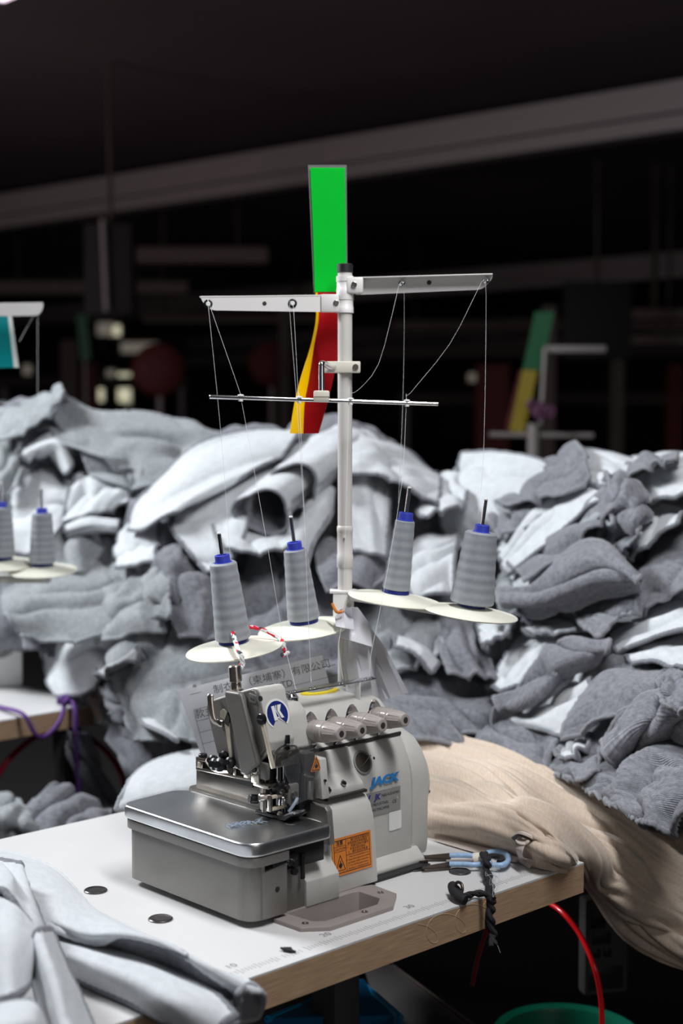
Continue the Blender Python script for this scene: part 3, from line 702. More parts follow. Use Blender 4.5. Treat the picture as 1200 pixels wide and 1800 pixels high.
left = spool_side(217, math.radians(8.5), 326, (72, 192), 'lower left spool arm')
right = spool_side(-19, math.radians(7.6), 365, (76, 188), 'lower right spool arm')
hold = [left[1], left[0], right[0], right[1]]
ds = None
cones = [((20.5, 24.5, 18.5, 107), 'grey thread cone leftmost on the stand, its disc tied with a braided cord'),
         ((20.5, 23, 16.2, 101), 'grey thread cone on the stand just left of the pole'),
         ((19.5, 20, 14, 101), 'slimmest grey thread cone, first one right of the stand pole'),
         ((20, 31, 22.5, 101), 'fattest grey thread cone, at the right end of the stand')]
def cone_mesh(par, r0, r1, r2, h, nm='thread_winding'):
    b = mb(); b.lathe((0, 0, 5), (0, 0, 1), [(0, r1-2), (2, r1)]+[(2+(h-4)*t, r1+(r2-r1)*t+.25*math.sin(t*40)) for t in [i/24 for i in range(1, 24)]]+[(h-2, r2), (h, r2-2.5), (h, 9)], M['cone'], 40)
    b.build(nm, par)
    b = mb(); b.lathe((0, 0, 0), (0, 0, 1), [(0, r0), (3, r0), (9.5, r0-3), (9.5, r0-6)], M['navy'], 36); b.build('core_base', par, 'navy plastic foot of the core'); b = mb()
    b.lathe((0, 0, 4+h), (0, 0, 1), [(0, 12.5), (1.5, 12.5), (1.8, 10.6), (11, 10.2), (11.5, 9.4), (11.5, 6.5), (6, 6.2), (5, 0)], M['blue'], 32)
    b.build('core_collar', par, 'bright blue plastic top of the core')
spmat = []
for i, (p, up) in enumerate(hold):
    e = Vector((0, 0, 1)).rotation_difference(up).to_matrix().to_4x4()
    Mx = Matrix.Translation(p*.001) @ e
    if ds is None:
        b = mb(); b.lathe((0, 0, 0), (0, 0, 1), [(-1.5, 0), (-1.5, 66), (0, 67.3), (1, 66.5), (3.4, 50), (6.5, 34), (9, 20), (9.6, 0)], M['disc'], 64)
        ds = b.build('spool_disc', st, 'cream spool disc')
        b = mb(); b.cyl((0, 0, 8), (0, 0, 162), 2.6, M['chrome']); b.cyl((0, 0, 160), (0, 0, 163), 2.7, M['white'], bev=.8)
        sp = b.build('spindle', st, 'steel spindle'); ds.matrix_local = Mx; sp.matrix_local = Mx
    else:
        o = ds.copy(); sc.collection.objects.link(o); o.parent = st; o.matrix_local = Mx
        o = sp.copy(); sc.collection.objects.link(o); o.parent = st; o.matrix_local = Mx
    c = empty('thread_cone', (0, 0, 0), 0, cones[i][1], 'thread cone', 'thread cones on the stand')
    c.matrix_world = Matrix.Translation(PB) @ Mx @ Matrix.Translation((0, 0, .0092)); spmat.append(c.matrix_world.copy())
    cone_mesh(c, *cones[i][0])
# braided cord under the left cone
def striped():
    m = mat('braided_cord', (.8, .8, .8), .7); t, bb = nodes(m)
    tc = t.nodes.new('ShaderNodeTexCoord'); v = t.nodes.new('ShaderNodeTexVoronoi'); v.inputs['Scale'].default_value = 160
    r = t.nodes.new('ShaderNodeValToRGB'); r.color_ramp.interpolation = 'CONSTANT'
    r.color_ramp.elements[0].color = (.70, .01, .03, 1); r.color_ramp.elements[1].color = (.78, .78, .78, 1); r.color_ramp.elements[1].position = .38
    x = r.color_ramp.elements.new(.3); x.color = (.85, .22, .42, 1); x = r.color_ramp.elements.new(.82); x.color = (.04, .07, .07, 1)
    t.links.new(tc.outputs['Object'], v.inputs['Vector']); t.links.new(v.outputs['Color'], r.inputs[0]); t.links.new(r.outputs[0], bb.inputs['Base Color'])
    return m
sm = striped()
def onworld(name, pts, r, m, label, cat, sub=5, seg=10, base=None, **k):
    base = base or pts[0]; b = mb(); b.tube([(p-base)*1000 for p in pts], r, m, seg, sub=sub)
    o = b.build(name); o.location = base; return tagp(o, label, cat, **k)
c1 = PB+hold[0][0]*.001
Dc = c1.y
def braid(pts, seed):
    P = smooth_path(pts, 6); base = P[0]; b = mb(); n = len(P)
    for s in range(3):
        q = []
        for i, p in enumerate(P):
            a = i*.55+s*2.1; q.append(((p-base)*1000)+Vector((math.cos(a)*1.6, math.sin(a)*1.2, math.sin(a)*.8)))
        b.tube(q, 1.9, sm, 8, sub=2)
    for j in range(6): b.lathe((P[-1]-base)*1000+Vector((random.gauss(0, 2), random.gauss(0, 2), -1-random.random()*6)), (random.gauss(0, 1), random.gauss(0, 1), 1), [(-3.4, .5), (-2, 2.6), (1, 3), (3.4, .8)], sm, 10)
    o = b.build('braided_cord'); o.location = base; return o
random.seed(8)
o = braid([W(409, 1112, Dc-.025), W(413, 1126, Dc-.045), W(419, 1143, Dc-.068), W(424, 1152, Dc-.076), W(426, 1166, Dc-.077)], 1)
tagp(o, 'red, pink and white braided cord hanging over front of leftmost spool disc', 'cord')
o = braid([W(436, 1101, Dc+.008), W(462, 1107, Dc+.015), W(488, 1120, Dc+.01), W(497, 1130, Dc-.0), W(500, 1143, Dc-.002)], 2)
tagp(o, 'red and white braided cord tied off over right side of leftmost spool disc', 'cord')
# threads
def th(name, px, label):
    pts = [W(x, y, d) for x, y, d in px]; return onworld(name, pts, .22, M['string'], label, 'thread', sub=3, seg=5, group='threads of the stand')
tipL = 1.99
th('sewing_thread', [(405, 985, 1.96), (388, 760, 1.99), (367, 548, 2.00), (366, 527, 2.03), (370, 541, 1.99), (422, 691, 1.96), (424, 703, 1.96), (440, 790, 1.95), (470, 960, 1.90), (497, 1118, 1.86), (520, 1212, 1.80)], 'thin white thread running from leftmost cone over arm tip to the machine')
th('sewing_thread', [(537, 945, 1.99), (521, 700, 2.02), (509, 546, 2.03), (512, 531, 2.03), (516, 546, 2.0), (524, 692, 1.97), (526, 704, 1.97), (536, 940, 1.92), (545, 1166, 1.86), (547, 1200, 1.83)], 'thin white thread from cone left of pole through chrome rod')
th('sewing_thread', [(700, 885, 2.02), (708, 700, 2.04), (710, 518, 2.02), (702, 500, 2.01), (692, 540, 2.0), (665, 640, 1.99), (630, 685, 1.98), (614, 692, 1.98), (613, 705, 1.98), (604, 1050, 1.92), (595, 1135, 1.89), (603, 1194, 1.86)], 'slack white thread from slim cone dropping in front of the pole')
th('sewing_thread', [(840, 905, 1.97), (850, 790, 1.99), (854, 520, 2.01), (848, 495, 2.0), (838, 512, 2.0), (790, 605, 2.0), (720, 692, 1.99), (714, 703, 1.99), (706, 850, 1.97), (672, 1050, 1.92), (652, 1150, 1.89), (650, 1190, 1.88)], 'white thread from fattest cone over right arm tip to chrome rod')
# ------------------------------------------------------------------ three-colour film strip behind the pole
fl = empty('signal_film_strip', W(600, 640, 2.08), 0, 'laminated strip, green above and red with yellow edge below, taped behind stand pole', 'strip')
def strip(rows, name, m, label=None, th_=.0008, D0=0):
    b = mb(); P = []
    for (xl, xr, y, dl, dr) in rows: P.append([W(xl, y, dl)-fl.location, W(xr, y, dr)-fl.location])
    cols = list(zip(*P)); A = [smooth_path(list(c), 5) for c in cols]
    tb = bmesh.new(); g = [[None]*2 for _ in A[0]]
    for i in range(len(A[0])):
        for j in range(2): g[i][j] = tb.verts.new(A[j][i])
    fs = [tb.faces.new((g[i][0], g[i][1], g[i+1][1], g[i+1][0])) for i in range(len(A[0])-1)]
    solid(tb, th_); b.add(tb, m); b.build(name, fl, label)
strip([(545, 606, 295, 2.085, 2.085), (548, 607, 360, 2.085, 2.085), (551, 608, 440, 2.085, 2.085), (553, 608, 513, 2.085, 2.085)], 'green_panel', M['green'])
strip([(558, 604, 514, 2.086, 2.086), (560, 603, 560, 2.09, 2.085), (552, 598, 610, 2.11, 2.08), (543, 586, 665, 2.12, 2.09), (535, 575, 710, 2.12, 2.10), (533, 560, 762, 2.12, 2.11)], 'red_panel', M['red'])
strip([(554, 558.3, 514, 2.086, 2.086), (555, 560.3, 560, 2.09, 2.09), (545, 552.3, 610, 2.11, 2.11), (528, 543.3, 665, 2.11, 2.12), (517, 535.3, 710, 2.11, 2.12), (509, 532.8, 762, 2.11, 2.12)], 'yellow_panel', M['yel'])
strip([(541, 609, 290, 2.087, 2.087), (546, 610, 400, 2.087, 2.087), (551, 611, 515, 2.087, 2.087)], 'clear_margin', M['sleeve'])
# ------------------------------------------------------------------ pocket with the printed form behind the machine
dp = 2.00
pk = empty('document_pocket', W(450, 1330, dp), 0, 'crumpled clear plastic pocket with printed form standing behind machine head', 'document pocket')
def onp(x, y, off=0):  # leaning page plane
    return W(x, y, dp+(1330-y)*.00035-off)-pk.location
def page(c, m, name, th_=.5, off=0, wav=.0):
    b = mb(); tb = bmesh.new(); n, q = 14, 8; g = []
    for i in range(n):
        row = []
        for j in range(q):
            s, t = i/(n-1), j/(q-1); x = (c[0][0]*(1-s)+c[1][0]*s)*(1-t)+(c[3][0]*(1-s)+c[2][0]*s)*t; y = (c[0][1]*(1-s)+c[1][1]*s)*(1-t)+(c[3][1]*(1-s)+c[2][1]*s)*t
            row.append(tb.verts.new(onp(x, y, off+wav*math.sin(i*1.7+j)*math.cos(j*1.9-i*.6))))
        g.append(row)
    for i in range(n-1):
        for j in range(q-1): tb.faces.new((g[i][j], g[i+1][j], g[i+1][j+1], g[i][j+1]))
    solid(tb, th_*.001); b.add(tb, m); return b.build(name, pk)
page([(312, 1214), (566, 1152), (600, 1290), (362, 1350)], M['pcase'], 'printed_form', .5)
page([(304, 1206), (578, 1140), (612, 1290), (352, 1360)], M['sleeve'], 'plastic_cover', .3, .006, .0035)
b = mb()
def onpm(x, y, ang=13):
    c = onp(x, y, .0012); e = onp(x+10, y-10*math.tan(math.radians(ang)), .0012)-c; f = onp(x+2.5, y-10, .0012)-c
    return mtx(c, e, f)
b.text('制衣厂（柬埔寨）有限公司', M['ink'], .0145, onpm(478, 1190)); b.text('GARMENT LTD', M['ink'], .013, onpm(462, 1212)); b.text('(IPY)', M['ink'], .012, onpm(505, 1202+22))
b.text('款式:', M['ink'], .0145, onpm(362, 1253))
def pl(p, q): b.tube([onp(*p, .0012)*1000, onp(*q, .0012)*1000], .35, M['ink'], 4, sub=1)
for dy in (0, 20, 40, 60): pl((340+dy*.25, 1248+dy), (590, 1248+dy-61))
pl((340, 1248), (362, 1330)); pl((334, 1221), (354, 1216)); pl((540, 1180), (590, 1168))
b.lathe(onp(342, 1206, .001)*1000, (0, -1, 0), [(0, 3), (.3, 2.8)], M['glabel'], 12)
b.build('printing', pk, 'printed Chinese heading and form lines')
# sheaf of paper slips hanging from the hub
sf = empty('paper_slip_sheaf', W(600, 1070, 2.0), 0, 'sheaf of white work slips hanging from the thread stand hub', 'paper slips')
random.seed(5)
tops = [(592, 1072), (600, 1066), (618, 1066), (628, 1082)]
def slip(i, x0, y0, x1, y1, xw, yw, d):
    b = mb(); tb = bmesh.new(); n = 10; g = []
    for k in range(n):
        t = k/(n-1); cx = x0+(x1-x0)*t; cy = y0+(y1-y0)*t; hw = xw*(.35+.65*min(1, t*2.2)); a = .018*math.sin(t*3.1+i)
        g.append([tb.verts.new(W(cx+s*hw, cy+s*hw*-.35*(1-t)+s*hw*yw, d+a+.012*abs(s))-sf.location) for s in (-1, -.5, 0, .5, 1)])
    for k in range(n-1):
        for j in range(4): tb.faces.new((g[k][j], g[k+1][j], g[k+1][j+1], g[k][j+1]))
    solid(tb, .0006); b.add(tb, M['pcase']); b.build('slip', sf)
slip(0, 618, 1068, 624, 1128, 30, .3, 1.965)
slip(20, 603, 1070, 606, 1104, 16, .2, 1.96)
for i in range(10): slip(i+1, 614+i*1.6, 1074+i, 630+i*8, 1248-i*3, 14+random.random()*6, -.4+.2*random.random(), 1.985+i*.008)
b = mb(); b.tube([(W(584, 1062, 1.99)-sf.location)*1000, (W(592, 1076, 1.97)-sf.location)*1000, (W(604, 1074, 1.97)-sf.location)*1000], 2.2, M['orange'], 8); b.build('rubber_band', sf, 'orange band')

# ------------------------------------------------------------------ snips, cord, ribbon on the table
sn = empty('thread_snips', T(800, 1512), math.radians(-3), 'blue-handled thread snips lying on white table right of machine', 'scissors')
def tq(px, py, h): return (T(px, py, TABZ+h)-sn.location)
def sw(P): 
    R = Matrix.Rotation(-sn.rotation_euler.z, 3, 'Z'); return [(R @ p)*1000 for p in P]
b = mb()
for (y0, y1) in ((1505, 1502), (1524, 1517)):
    c = sw([tq(742, y0-1, .006), tq(792, y1-3, .006), tq(792, y1+6, .006), tq(742, y0+3, .006)]); b.quadplate(c, M['brown'], 1.5)
b.tube(sw([tq(736, 1516, .004), tq(752, 1514, .006)]), 2, M['brown'], 8)
b.build('blade', sn, 'dark blades')
b = mb()
for y in (1500.5, 1516): b.tube(sw([tq(790, y+3, .008), tq(815, y+3, .009), tq(838, y+4, .009), tq(862, y-1, .009)]), 3.2, M['snip'], 10, flat=1.2)
b.tube(sw([tq(855, 1500, .009), tq(872, 1497, .010), tq(889, 1501, .010), tq(893, 1511, .010), tq(885, 1520, .010), tq(866, 1521, .009), tq(852, 1519, .009)]), 4.0, M['snip'], 10)
b.build('handle', sn, 'pale blue enamelled handles')
b = mb(); b.tube(sw([tq(856, 1506, .012), tq(866, 1504, .013), tq(880, 1506, .013), tq(883, 1512, .012), tq(876, 1516, .012)]), 3.6, M['cord'], 8)
b.build('grip_ring', sn, 'black ring grip')
b = mb(); b.tube(sw([tq(832, 1511, .009), tq(850, 1511, .010)]), 9.5, M['cream'], 14, sub=2); b.tube(sw([tq(784, 1514, .010), tq(832, 1513, .011)]), 2.4, M['putty'], 8, sub=2)
b.build('tape_wrap', sn, 'cream tape wrapped handle')
def E(px, py, out=0, z=None):
    """point on the wooden edge face of the table seen at px,py, out mm in front of it"""
    x = (px-600)/F; q = -(py-900)/F; r = Vector((x, CT+q*ST, -ST+q*CT)); o = Vector((0, 0, CAMZ))-ORG
    t = ((-107.5-out)/1000-o.dot(VX))/r.dot(VX); return Vector((0, 0, CAMZ))+r*t
def twist(pts, r, m, name, label, cat, parts=2):
    P = smooth_path(pts, 5); base = P[0]; b = mb()
    for s in range(parts):
        q = []
        for i, p in enumerate(P):
            a = i*.8+s*2*math.pi/parts; q.append((p-base)*1000+Vector((math.cos(a)*r*.55, math.sin(a)*r*.4, math.sin(a)*r*.4)))
        b.tube(q, r*.75, m, 8, sub=2)
    return b, base, name, label, cat
b, base, *_ = twist([T(850, 1501, .77), T(856, 1512, .775), T(856, 1530, .762), T(861, 1556, .757), E(862, 1574, 3), E(864, 1590, 5), E(861, 1612, 6), E(866, 1640, 9), E(866, 1662, 16)], 5, M['cord'], '', '', '')
q = [T(866, 1580, .757), T(846, 1571, .757), T(826, 1573, .757), T(812, 1576, .760), T(803, 1564, .762), T(795, 1556, .764)]
P = smooth_path(q, 5)
for s in range(2): b.tube([(p-base)*1000+Vector((math.cos(i*.8+s*3.1)*2, 0, math.sin(i*.8+s*3.1)*2)) for i, p in enumerate(P)], 3, M['cord'], 8, sub=2)
b.tube([(T(*p)-base)*1000 for p in ((795, 1557, .762), (798, 1568, .760), (806, 1577, .758), (818, 1583, .756))], 6.5, M['cord'], 10)
b.tube([(T(*p)-base)*1000 for p in ((799, 1560, .765), (803, 1551, .772), (811, 1554, .772), (812, 1566, .765), (807, 1573, .760))], 2.0, M['brown'], 8)
b.tube([(E(866, 1650, 14)-base)*1000, (E(873, 1660, 16)-base)*1000, (E(879, 1675, 16)-base)*1000], .4, M['string'], 5)
o = b.build('twisted_cord'); o.location = base; tagp(o, 'black twisted cord tied to the snips and hanging over table edge', 'cord')
random.seed(3); pts = []
for i in range(26): pts.append(T(858+random.gauss(6, 7), 1534+random.gauss(0, 13), .756+random.random()*.01))
onworld('thread_tangle', pts, .22, M['thread'], 'loose tangle of grey thread around snips handle', 'thread', sub=5, seg=5)
# ribbon label
def ribbon(name, rows, m, label, cat, th_=.8, par=None):
    base = rows[0][0]; b = mb(); A = smooth_path([r[0]-base for r in rows], 5); B = smooth_path([r[1]-base for r in rows], 5); tb = bmesh.new()
    g = [(tb.verts.new(p), tb.verts.new((p+q)/2+Vector((0, 0, .0006))), tb.verts.new(q)) for p, q in zip(A, B)]
    for i in range(len(g)-1):
        for j in range(2): tb.faces.new((g[i][j], g[i][j+1], g[i+1][j+1], g[i+1][j]))
    solid(tb, th_*.001); b.add(tb, m)
    if par: return b.build(name, par)
    o = b.build(name); o.location = base; return tagp(o, label, cat)
rm = mat('ribbon', (.62, .54, .49), .5)
ribbon('satin_ribbon', [(T(764, 1468, .757), T(764, 1478, .752)), (T(800, 1478, .757), T(800, 1489, .752)), (T(850, 1490, .758), T(850, 1503, .752)), (T(900, 1504, .760), T(900, 1515, .752)), (T(918, 1508, .764), T(912, 1512, .753))], rm, 'pale ribbon lying on table between beige cloth and snips', 'ribbon')
ribbon('satin_ribbon', [(T(906, 1472, .790), T(928, 1478, .790)), (T(907, 1492, .780), T(919, 1494, .785)), (T(911, 1506, .766), T(921, 1508, .772)), (T(913, 1514, .756), T(944, 1510, .760)), (T(930, 1527, .753), T(942, 1514, .757))], rm, 'short upright twist of pale ribbon pinned at edge of beige cloth', 'ribbon')
b = mb(); b0 = T(918, 1474, .795); b.tube([(T(902, 1474, .79)-b0)*1000, (T(912, 1469, .80)-b0)*1000, (T(926, 1473, .80)-b0)*1000, (T(942, 1481, .79)-b0)*1000], 3.2, M['brown'], 8, flat=.5)
b.tube([(T(904, 1468, .79)-b0)*1000, (T(920, 1466, .80)-b0)*1000, (T(944, 1478, .79)-b0)*1000], 3.5, rm, 8); o = b.build('frayed_tag'); o.location = b0; tagp(o, 'small frayed tag with dark stitching on the beige cloth', 'tag')
# ------------------------------------------------------------------ the hall
def struct(b, name): return b.build(name, kind='structure')
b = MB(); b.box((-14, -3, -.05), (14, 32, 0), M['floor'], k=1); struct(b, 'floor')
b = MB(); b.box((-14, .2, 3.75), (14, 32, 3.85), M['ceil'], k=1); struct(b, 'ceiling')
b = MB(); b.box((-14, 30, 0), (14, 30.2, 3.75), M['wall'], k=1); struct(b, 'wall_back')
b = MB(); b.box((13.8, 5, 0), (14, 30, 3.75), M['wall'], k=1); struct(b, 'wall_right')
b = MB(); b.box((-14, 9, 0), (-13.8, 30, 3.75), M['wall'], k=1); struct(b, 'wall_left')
b = MB()
TD = (VX)  # trunking runs along the table's depth direction
def beam(p, q, w_, z0, z1, m, b):
    d = (q-p).normalized(); n = Vector((-d.y, d.x, 0))*w_/2
    b.prism([((p+n).x, (p+n).y), ((p-n).x, (p-n).y), ((q-n).x, (q-n).y), ((q+n).x, (q+n).y)], z0, z1, m, 'z', 0, k=1)
rails = [(Vector((2.1, 8.7, 0)), 3.17, 'nearest grey lamp trunking rail crossing the dark ceiling', .34), (Vector((4.3, 15.5, 0)), 3.05, 'second grey lamp trunking rail, right of the stand arm', .3),
         (Vector((6.0, 21, 0)), 2.9, 'third trunking rail, lower and dim behind the right stand arm', .3), (Vector((3.0, 24, 0)), 2.6, 'farthest dim trunking rail above the window glints', .25)]
for p, z, lb_, wd in rails:
    b = MB(); q = p+Vector((-5.2, 4.3, 0)).normalized()*16; p2 = p-Vector((-5.2, 4.3, 0)).normalized()*5
    beam(p2, q, wd, z+.06, z+.24, M['rail'], b); beam(p2, q, wd*.45, z-.03, z+.06, M['rail'], b)
    k = 0
    o = b.build('trunking_rail'); tagp(o, lb_, 'ceiling rail', 'trunking rails')
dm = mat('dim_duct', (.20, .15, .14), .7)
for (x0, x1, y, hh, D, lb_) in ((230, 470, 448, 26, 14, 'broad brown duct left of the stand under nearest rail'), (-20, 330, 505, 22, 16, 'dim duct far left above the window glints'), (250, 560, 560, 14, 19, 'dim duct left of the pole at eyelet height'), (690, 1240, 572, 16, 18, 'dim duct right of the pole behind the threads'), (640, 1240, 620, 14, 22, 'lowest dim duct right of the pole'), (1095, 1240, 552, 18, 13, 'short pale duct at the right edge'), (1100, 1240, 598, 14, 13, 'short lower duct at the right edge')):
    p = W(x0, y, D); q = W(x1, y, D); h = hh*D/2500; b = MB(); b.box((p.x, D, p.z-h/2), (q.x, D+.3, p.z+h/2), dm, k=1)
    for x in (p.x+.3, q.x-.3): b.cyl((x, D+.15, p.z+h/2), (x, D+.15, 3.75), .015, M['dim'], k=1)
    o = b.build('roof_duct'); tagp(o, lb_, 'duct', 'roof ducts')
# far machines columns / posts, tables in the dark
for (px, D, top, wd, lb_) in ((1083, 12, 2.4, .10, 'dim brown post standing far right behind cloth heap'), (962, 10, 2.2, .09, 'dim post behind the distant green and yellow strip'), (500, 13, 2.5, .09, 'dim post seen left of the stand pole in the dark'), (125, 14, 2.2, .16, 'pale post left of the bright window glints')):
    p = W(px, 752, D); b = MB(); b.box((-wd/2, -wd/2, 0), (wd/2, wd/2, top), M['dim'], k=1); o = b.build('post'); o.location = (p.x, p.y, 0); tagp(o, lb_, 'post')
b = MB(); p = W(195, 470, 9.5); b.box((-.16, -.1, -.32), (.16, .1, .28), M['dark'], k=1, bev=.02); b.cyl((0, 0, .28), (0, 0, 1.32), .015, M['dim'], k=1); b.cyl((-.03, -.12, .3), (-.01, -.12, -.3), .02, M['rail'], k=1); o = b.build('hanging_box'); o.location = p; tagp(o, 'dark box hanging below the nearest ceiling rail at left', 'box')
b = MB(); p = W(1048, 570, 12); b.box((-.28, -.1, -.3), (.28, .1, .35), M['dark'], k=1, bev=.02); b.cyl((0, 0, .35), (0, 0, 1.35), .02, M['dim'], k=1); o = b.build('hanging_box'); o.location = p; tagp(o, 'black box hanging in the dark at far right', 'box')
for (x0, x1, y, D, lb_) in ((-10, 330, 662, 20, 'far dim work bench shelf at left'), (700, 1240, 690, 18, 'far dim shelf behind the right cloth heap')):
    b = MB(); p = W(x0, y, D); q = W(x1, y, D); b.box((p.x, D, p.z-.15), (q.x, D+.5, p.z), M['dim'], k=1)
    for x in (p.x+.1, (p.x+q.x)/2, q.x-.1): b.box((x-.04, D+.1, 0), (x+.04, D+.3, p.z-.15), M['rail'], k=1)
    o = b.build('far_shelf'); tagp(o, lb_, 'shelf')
lt = empty('ceiling_lamp', W(6, -4, 4.6), ANG+math.pi/2, 0 or 'glowing ceiling tube lamp at the top left corner of picture', 'lamp')
b = mb(); b.cyl((-560, 0, 0), (0, 0, 0), 14, mat('lamp_glow', (1.0, .80, .95), .5, emis=1.5)); b.build('tube', lt, 'glowing tube')
b = mb(); b.box((-580, -40, 18), (20, 40, 60), M['white'], 3); b.box((-580, -10, -14), (-562, 10, 20), M['white'], 2); b.box((0, -10, -14), (18, 10, 20), M['white'], 2); b.cyl((-280, 0, 60), (-280, 0, 560), 6, M['rail']); b.build('fixture', lt)
# daylight glints: panes of the far windows
wm = mat('far_window_pane', (.62, .60, .42), .5, emis=.9); wm2 = mat('far_window_pane_dim', (.40, .36, .30), .5, emis=.30)
wl = [(168, 565, 203, 592, wm2), (186, 570, 214, 592, wm), (205, 650, 232, 712, wm), (163, 678, 184, 708, wm), (186, 648, 204, 674, wm2), (205, 600, 285, 622, wm2), (120, 600, 144, 622, wm2), (40, 640, 56, 660, wm2), (122, 642, 142, 700, wm2), (140, 690, 152, 712, wm), (218, 702, 232, 712, wm), (290, 556, 330, 566, wm2), (820, 655, 850, 672, wm2), (255, 605, 275, 620, wm)]
for i, (x0, y0, x1, y1, m) in enumerate(wl):
    p = W((x0+x1)/2, (y0+y1)/2, 26+.02*i); s = 26/2500; b = MB(); hw = (x1-x0)*s/2*.8; hh = (y1-y0)*s/2*.8
    b.box((-hw, -.02, -hh), (hw, .02, hh), m, k=1); b.box((-hw-.04, .0, -hh-.04), (hw+.04, .05, hh+.04), M['rail'], k=1)
    o = b.build('window_%d' % (i+1), kind='structure'); o.location = p
# reddish drums / boxes far away
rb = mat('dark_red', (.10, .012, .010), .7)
for i, (px, py, D, r, lb_) in enumerate(((280, 650, 12, .22, 'dark red round fan cover far left of the pole'), (478, 640, 14, .22, 'dark red round fan cover far behind the stand rod'))):
    b = MB(); b.lathe((0, 0, 0), (0, -1, 0), [(-.1, .1), (0, r), (.08, r), (.12, r*.8), (.13, .05)], rb, 28, k=1); b.cyl((0, .05, -r), (0, .05, -W(px, py, D).z), .03, M['rail'], k=1)
    o = b.build('fan'); o.location = W(px, py, D); tagp(o, lb_, 'fan')
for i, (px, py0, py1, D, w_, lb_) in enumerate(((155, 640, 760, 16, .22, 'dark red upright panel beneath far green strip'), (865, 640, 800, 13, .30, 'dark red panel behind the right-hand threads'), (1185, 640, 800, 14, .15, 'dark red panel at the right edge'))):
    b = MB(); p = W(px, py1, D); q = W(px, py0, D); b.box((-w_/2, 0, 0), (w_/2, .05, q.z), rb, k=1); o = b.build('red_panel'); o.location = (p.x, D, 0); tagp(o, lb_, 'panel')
# far strips and stands
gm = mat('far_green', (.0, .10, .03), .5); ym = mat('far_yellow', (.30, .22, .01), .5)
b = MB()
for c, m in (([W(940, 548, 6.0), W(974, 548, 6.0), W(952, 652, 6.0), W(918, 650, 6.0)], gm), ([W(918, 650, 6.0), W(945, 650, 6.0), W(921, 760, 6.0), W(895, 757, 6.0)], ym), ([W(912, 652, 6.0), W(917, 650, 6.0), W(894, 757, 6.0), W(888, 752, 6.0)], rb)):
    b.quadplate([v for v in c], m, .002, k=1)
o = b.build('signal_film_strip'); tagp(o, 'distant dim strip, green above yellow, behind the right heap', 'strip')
fs = empty('far_thread_stand', (W(938, 752, 5.9).x, 5.9, 0), 0, 'distant blurred thread stand behind the right cloth heap', 'thread stand')
fz = lambda y: W(938, y, 5.9).z
b = MB(); b.cyl((0, 0, 0), (0, 0, fz(745)), .026, M['rail'], k=1); b.build('pole', fs)
b = MB(); fx = lambda x, y: (W(x, y, 5.9)-fs.location); b.tube([fx(860, 764), fx(940, 765), fx(1042, 766)], .012, M['rail'], k=1, sub=1); b.build('rod', fs)
b = MB(); b.box(tuple(fx(958, 620)), tuple(fx(1066, 607)+Vector((0, .03, 0))), M['rail'], .008, k=1); b.tube([fx(950, 752), fx(958, 612)], .01, M['rail'], k=1, sub=1); b.build('guide_arm', fs)
b = MB(); random.seed(9)
for k in range(14): b.lathe(W(952+random.gauss(0, 9), 722+random.gauss(0, 8), 5.8), (random.gauss(0, 1), 1, random.gauss(0, 1)), [(0, .01), (.01, .03), (.03, .02)], mat('mauve', (.13, .05, .10), .8) if k == 0 else bpy.data.materials['mauve'], 8, k=1)
o = b.build('ribbon_bow'); tagp(o, 'small dim mauve bow tied to the distant stand', 'bow')
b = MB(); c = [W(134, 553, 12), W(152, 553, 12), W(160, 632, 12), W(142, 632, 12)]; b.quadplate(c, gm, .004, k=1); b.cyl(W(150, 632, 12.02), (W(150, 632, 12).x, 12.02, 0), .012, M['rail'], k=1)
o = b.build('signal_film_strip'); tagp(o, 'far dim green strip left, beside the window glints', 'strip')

# ------------------------------------------------------------------ neighbouring work place at the left
TB2 = T(176, 1237)   # right front corner of the next table
t2 = empty('sewing_table', Vector((TB2.x, TB2.y, 0)), math.radians(45.5), 'white topped sewing table with beech edge at left behind, purple tie on its corner', 'table')
b = mb(); b.box((-900, 0, 747.5), (0, 620, 750), M['lam']); b.build('laminate_top', t2)
b = mb(); b.box((-900, 0, 708), (0, 620, 747.4), M['wood']); b.build('wooden_core', t2, 'beech coloured table edge')
for (a, c) in ((-60, 40), (-860, 40), (-60, 580), (-860, 580)):
    b = mb(); b.box((a-22, c-22, 2), (a+22, c+22, 708), M['legs'], 2); b.build('leg', t2)
# machine end at the far left
mw = empty('white_machine_end', T(-14, 1222, TABZ) + Vector((-.02, .12, 0)), .25, 'white rounded end of neighbouring sewing machine at left edge', 'sewing machine')
b = mb(); pf = rrect([(-120, 0), (60, 0), (60, 262), (-120, 262)], [5, 10, 26, 5]); 
b.prism([(x, z) for x, z in pf], -30, 30, M['white'], 'v', 5, 3); b.build('housing', mw)
b = mb(); b.lathe((8, -30, 110), (0, -1, 0), [(0, 42), (3, 40), (3.4, 30), (1, 28)], M['glabel'], 32); b.build('dial', mw)
s2 = empty('thread_stand', Vector((W(-70, 752, 2.78).x, 2.78, TABZ)), 0, 'neighbouring thread stand cut off by left edge of picture', 'thread stand')
def s2p(x, y, D=2.78): return (W(x, y, D)-s2.location)*1000
b = mb(); b.cyl((0, 0, 0), s2p(-70, 500), 10, M['pole']); b.build('pole', s2)
b = mb(); a_ = s2p(-70, 545); c_ = s2p(76, 543); b.prism(rrect([(a_.x, a_.z-13), (c_.x-8, c_.z-13), (c_.x, c_.z+2), (c_.x, c_.z+12), (a_.x, a_.z+12)], [1, 9, 5, 2, 1]), -5, 2, M['arm'], 'v', 1)
b.build('guide_arm', s2)
b = mb(); b.cyl(s2p(-60, 707), s2p(12, 705), 3.4, M['chrome']); b.build('thread_rod', s2)
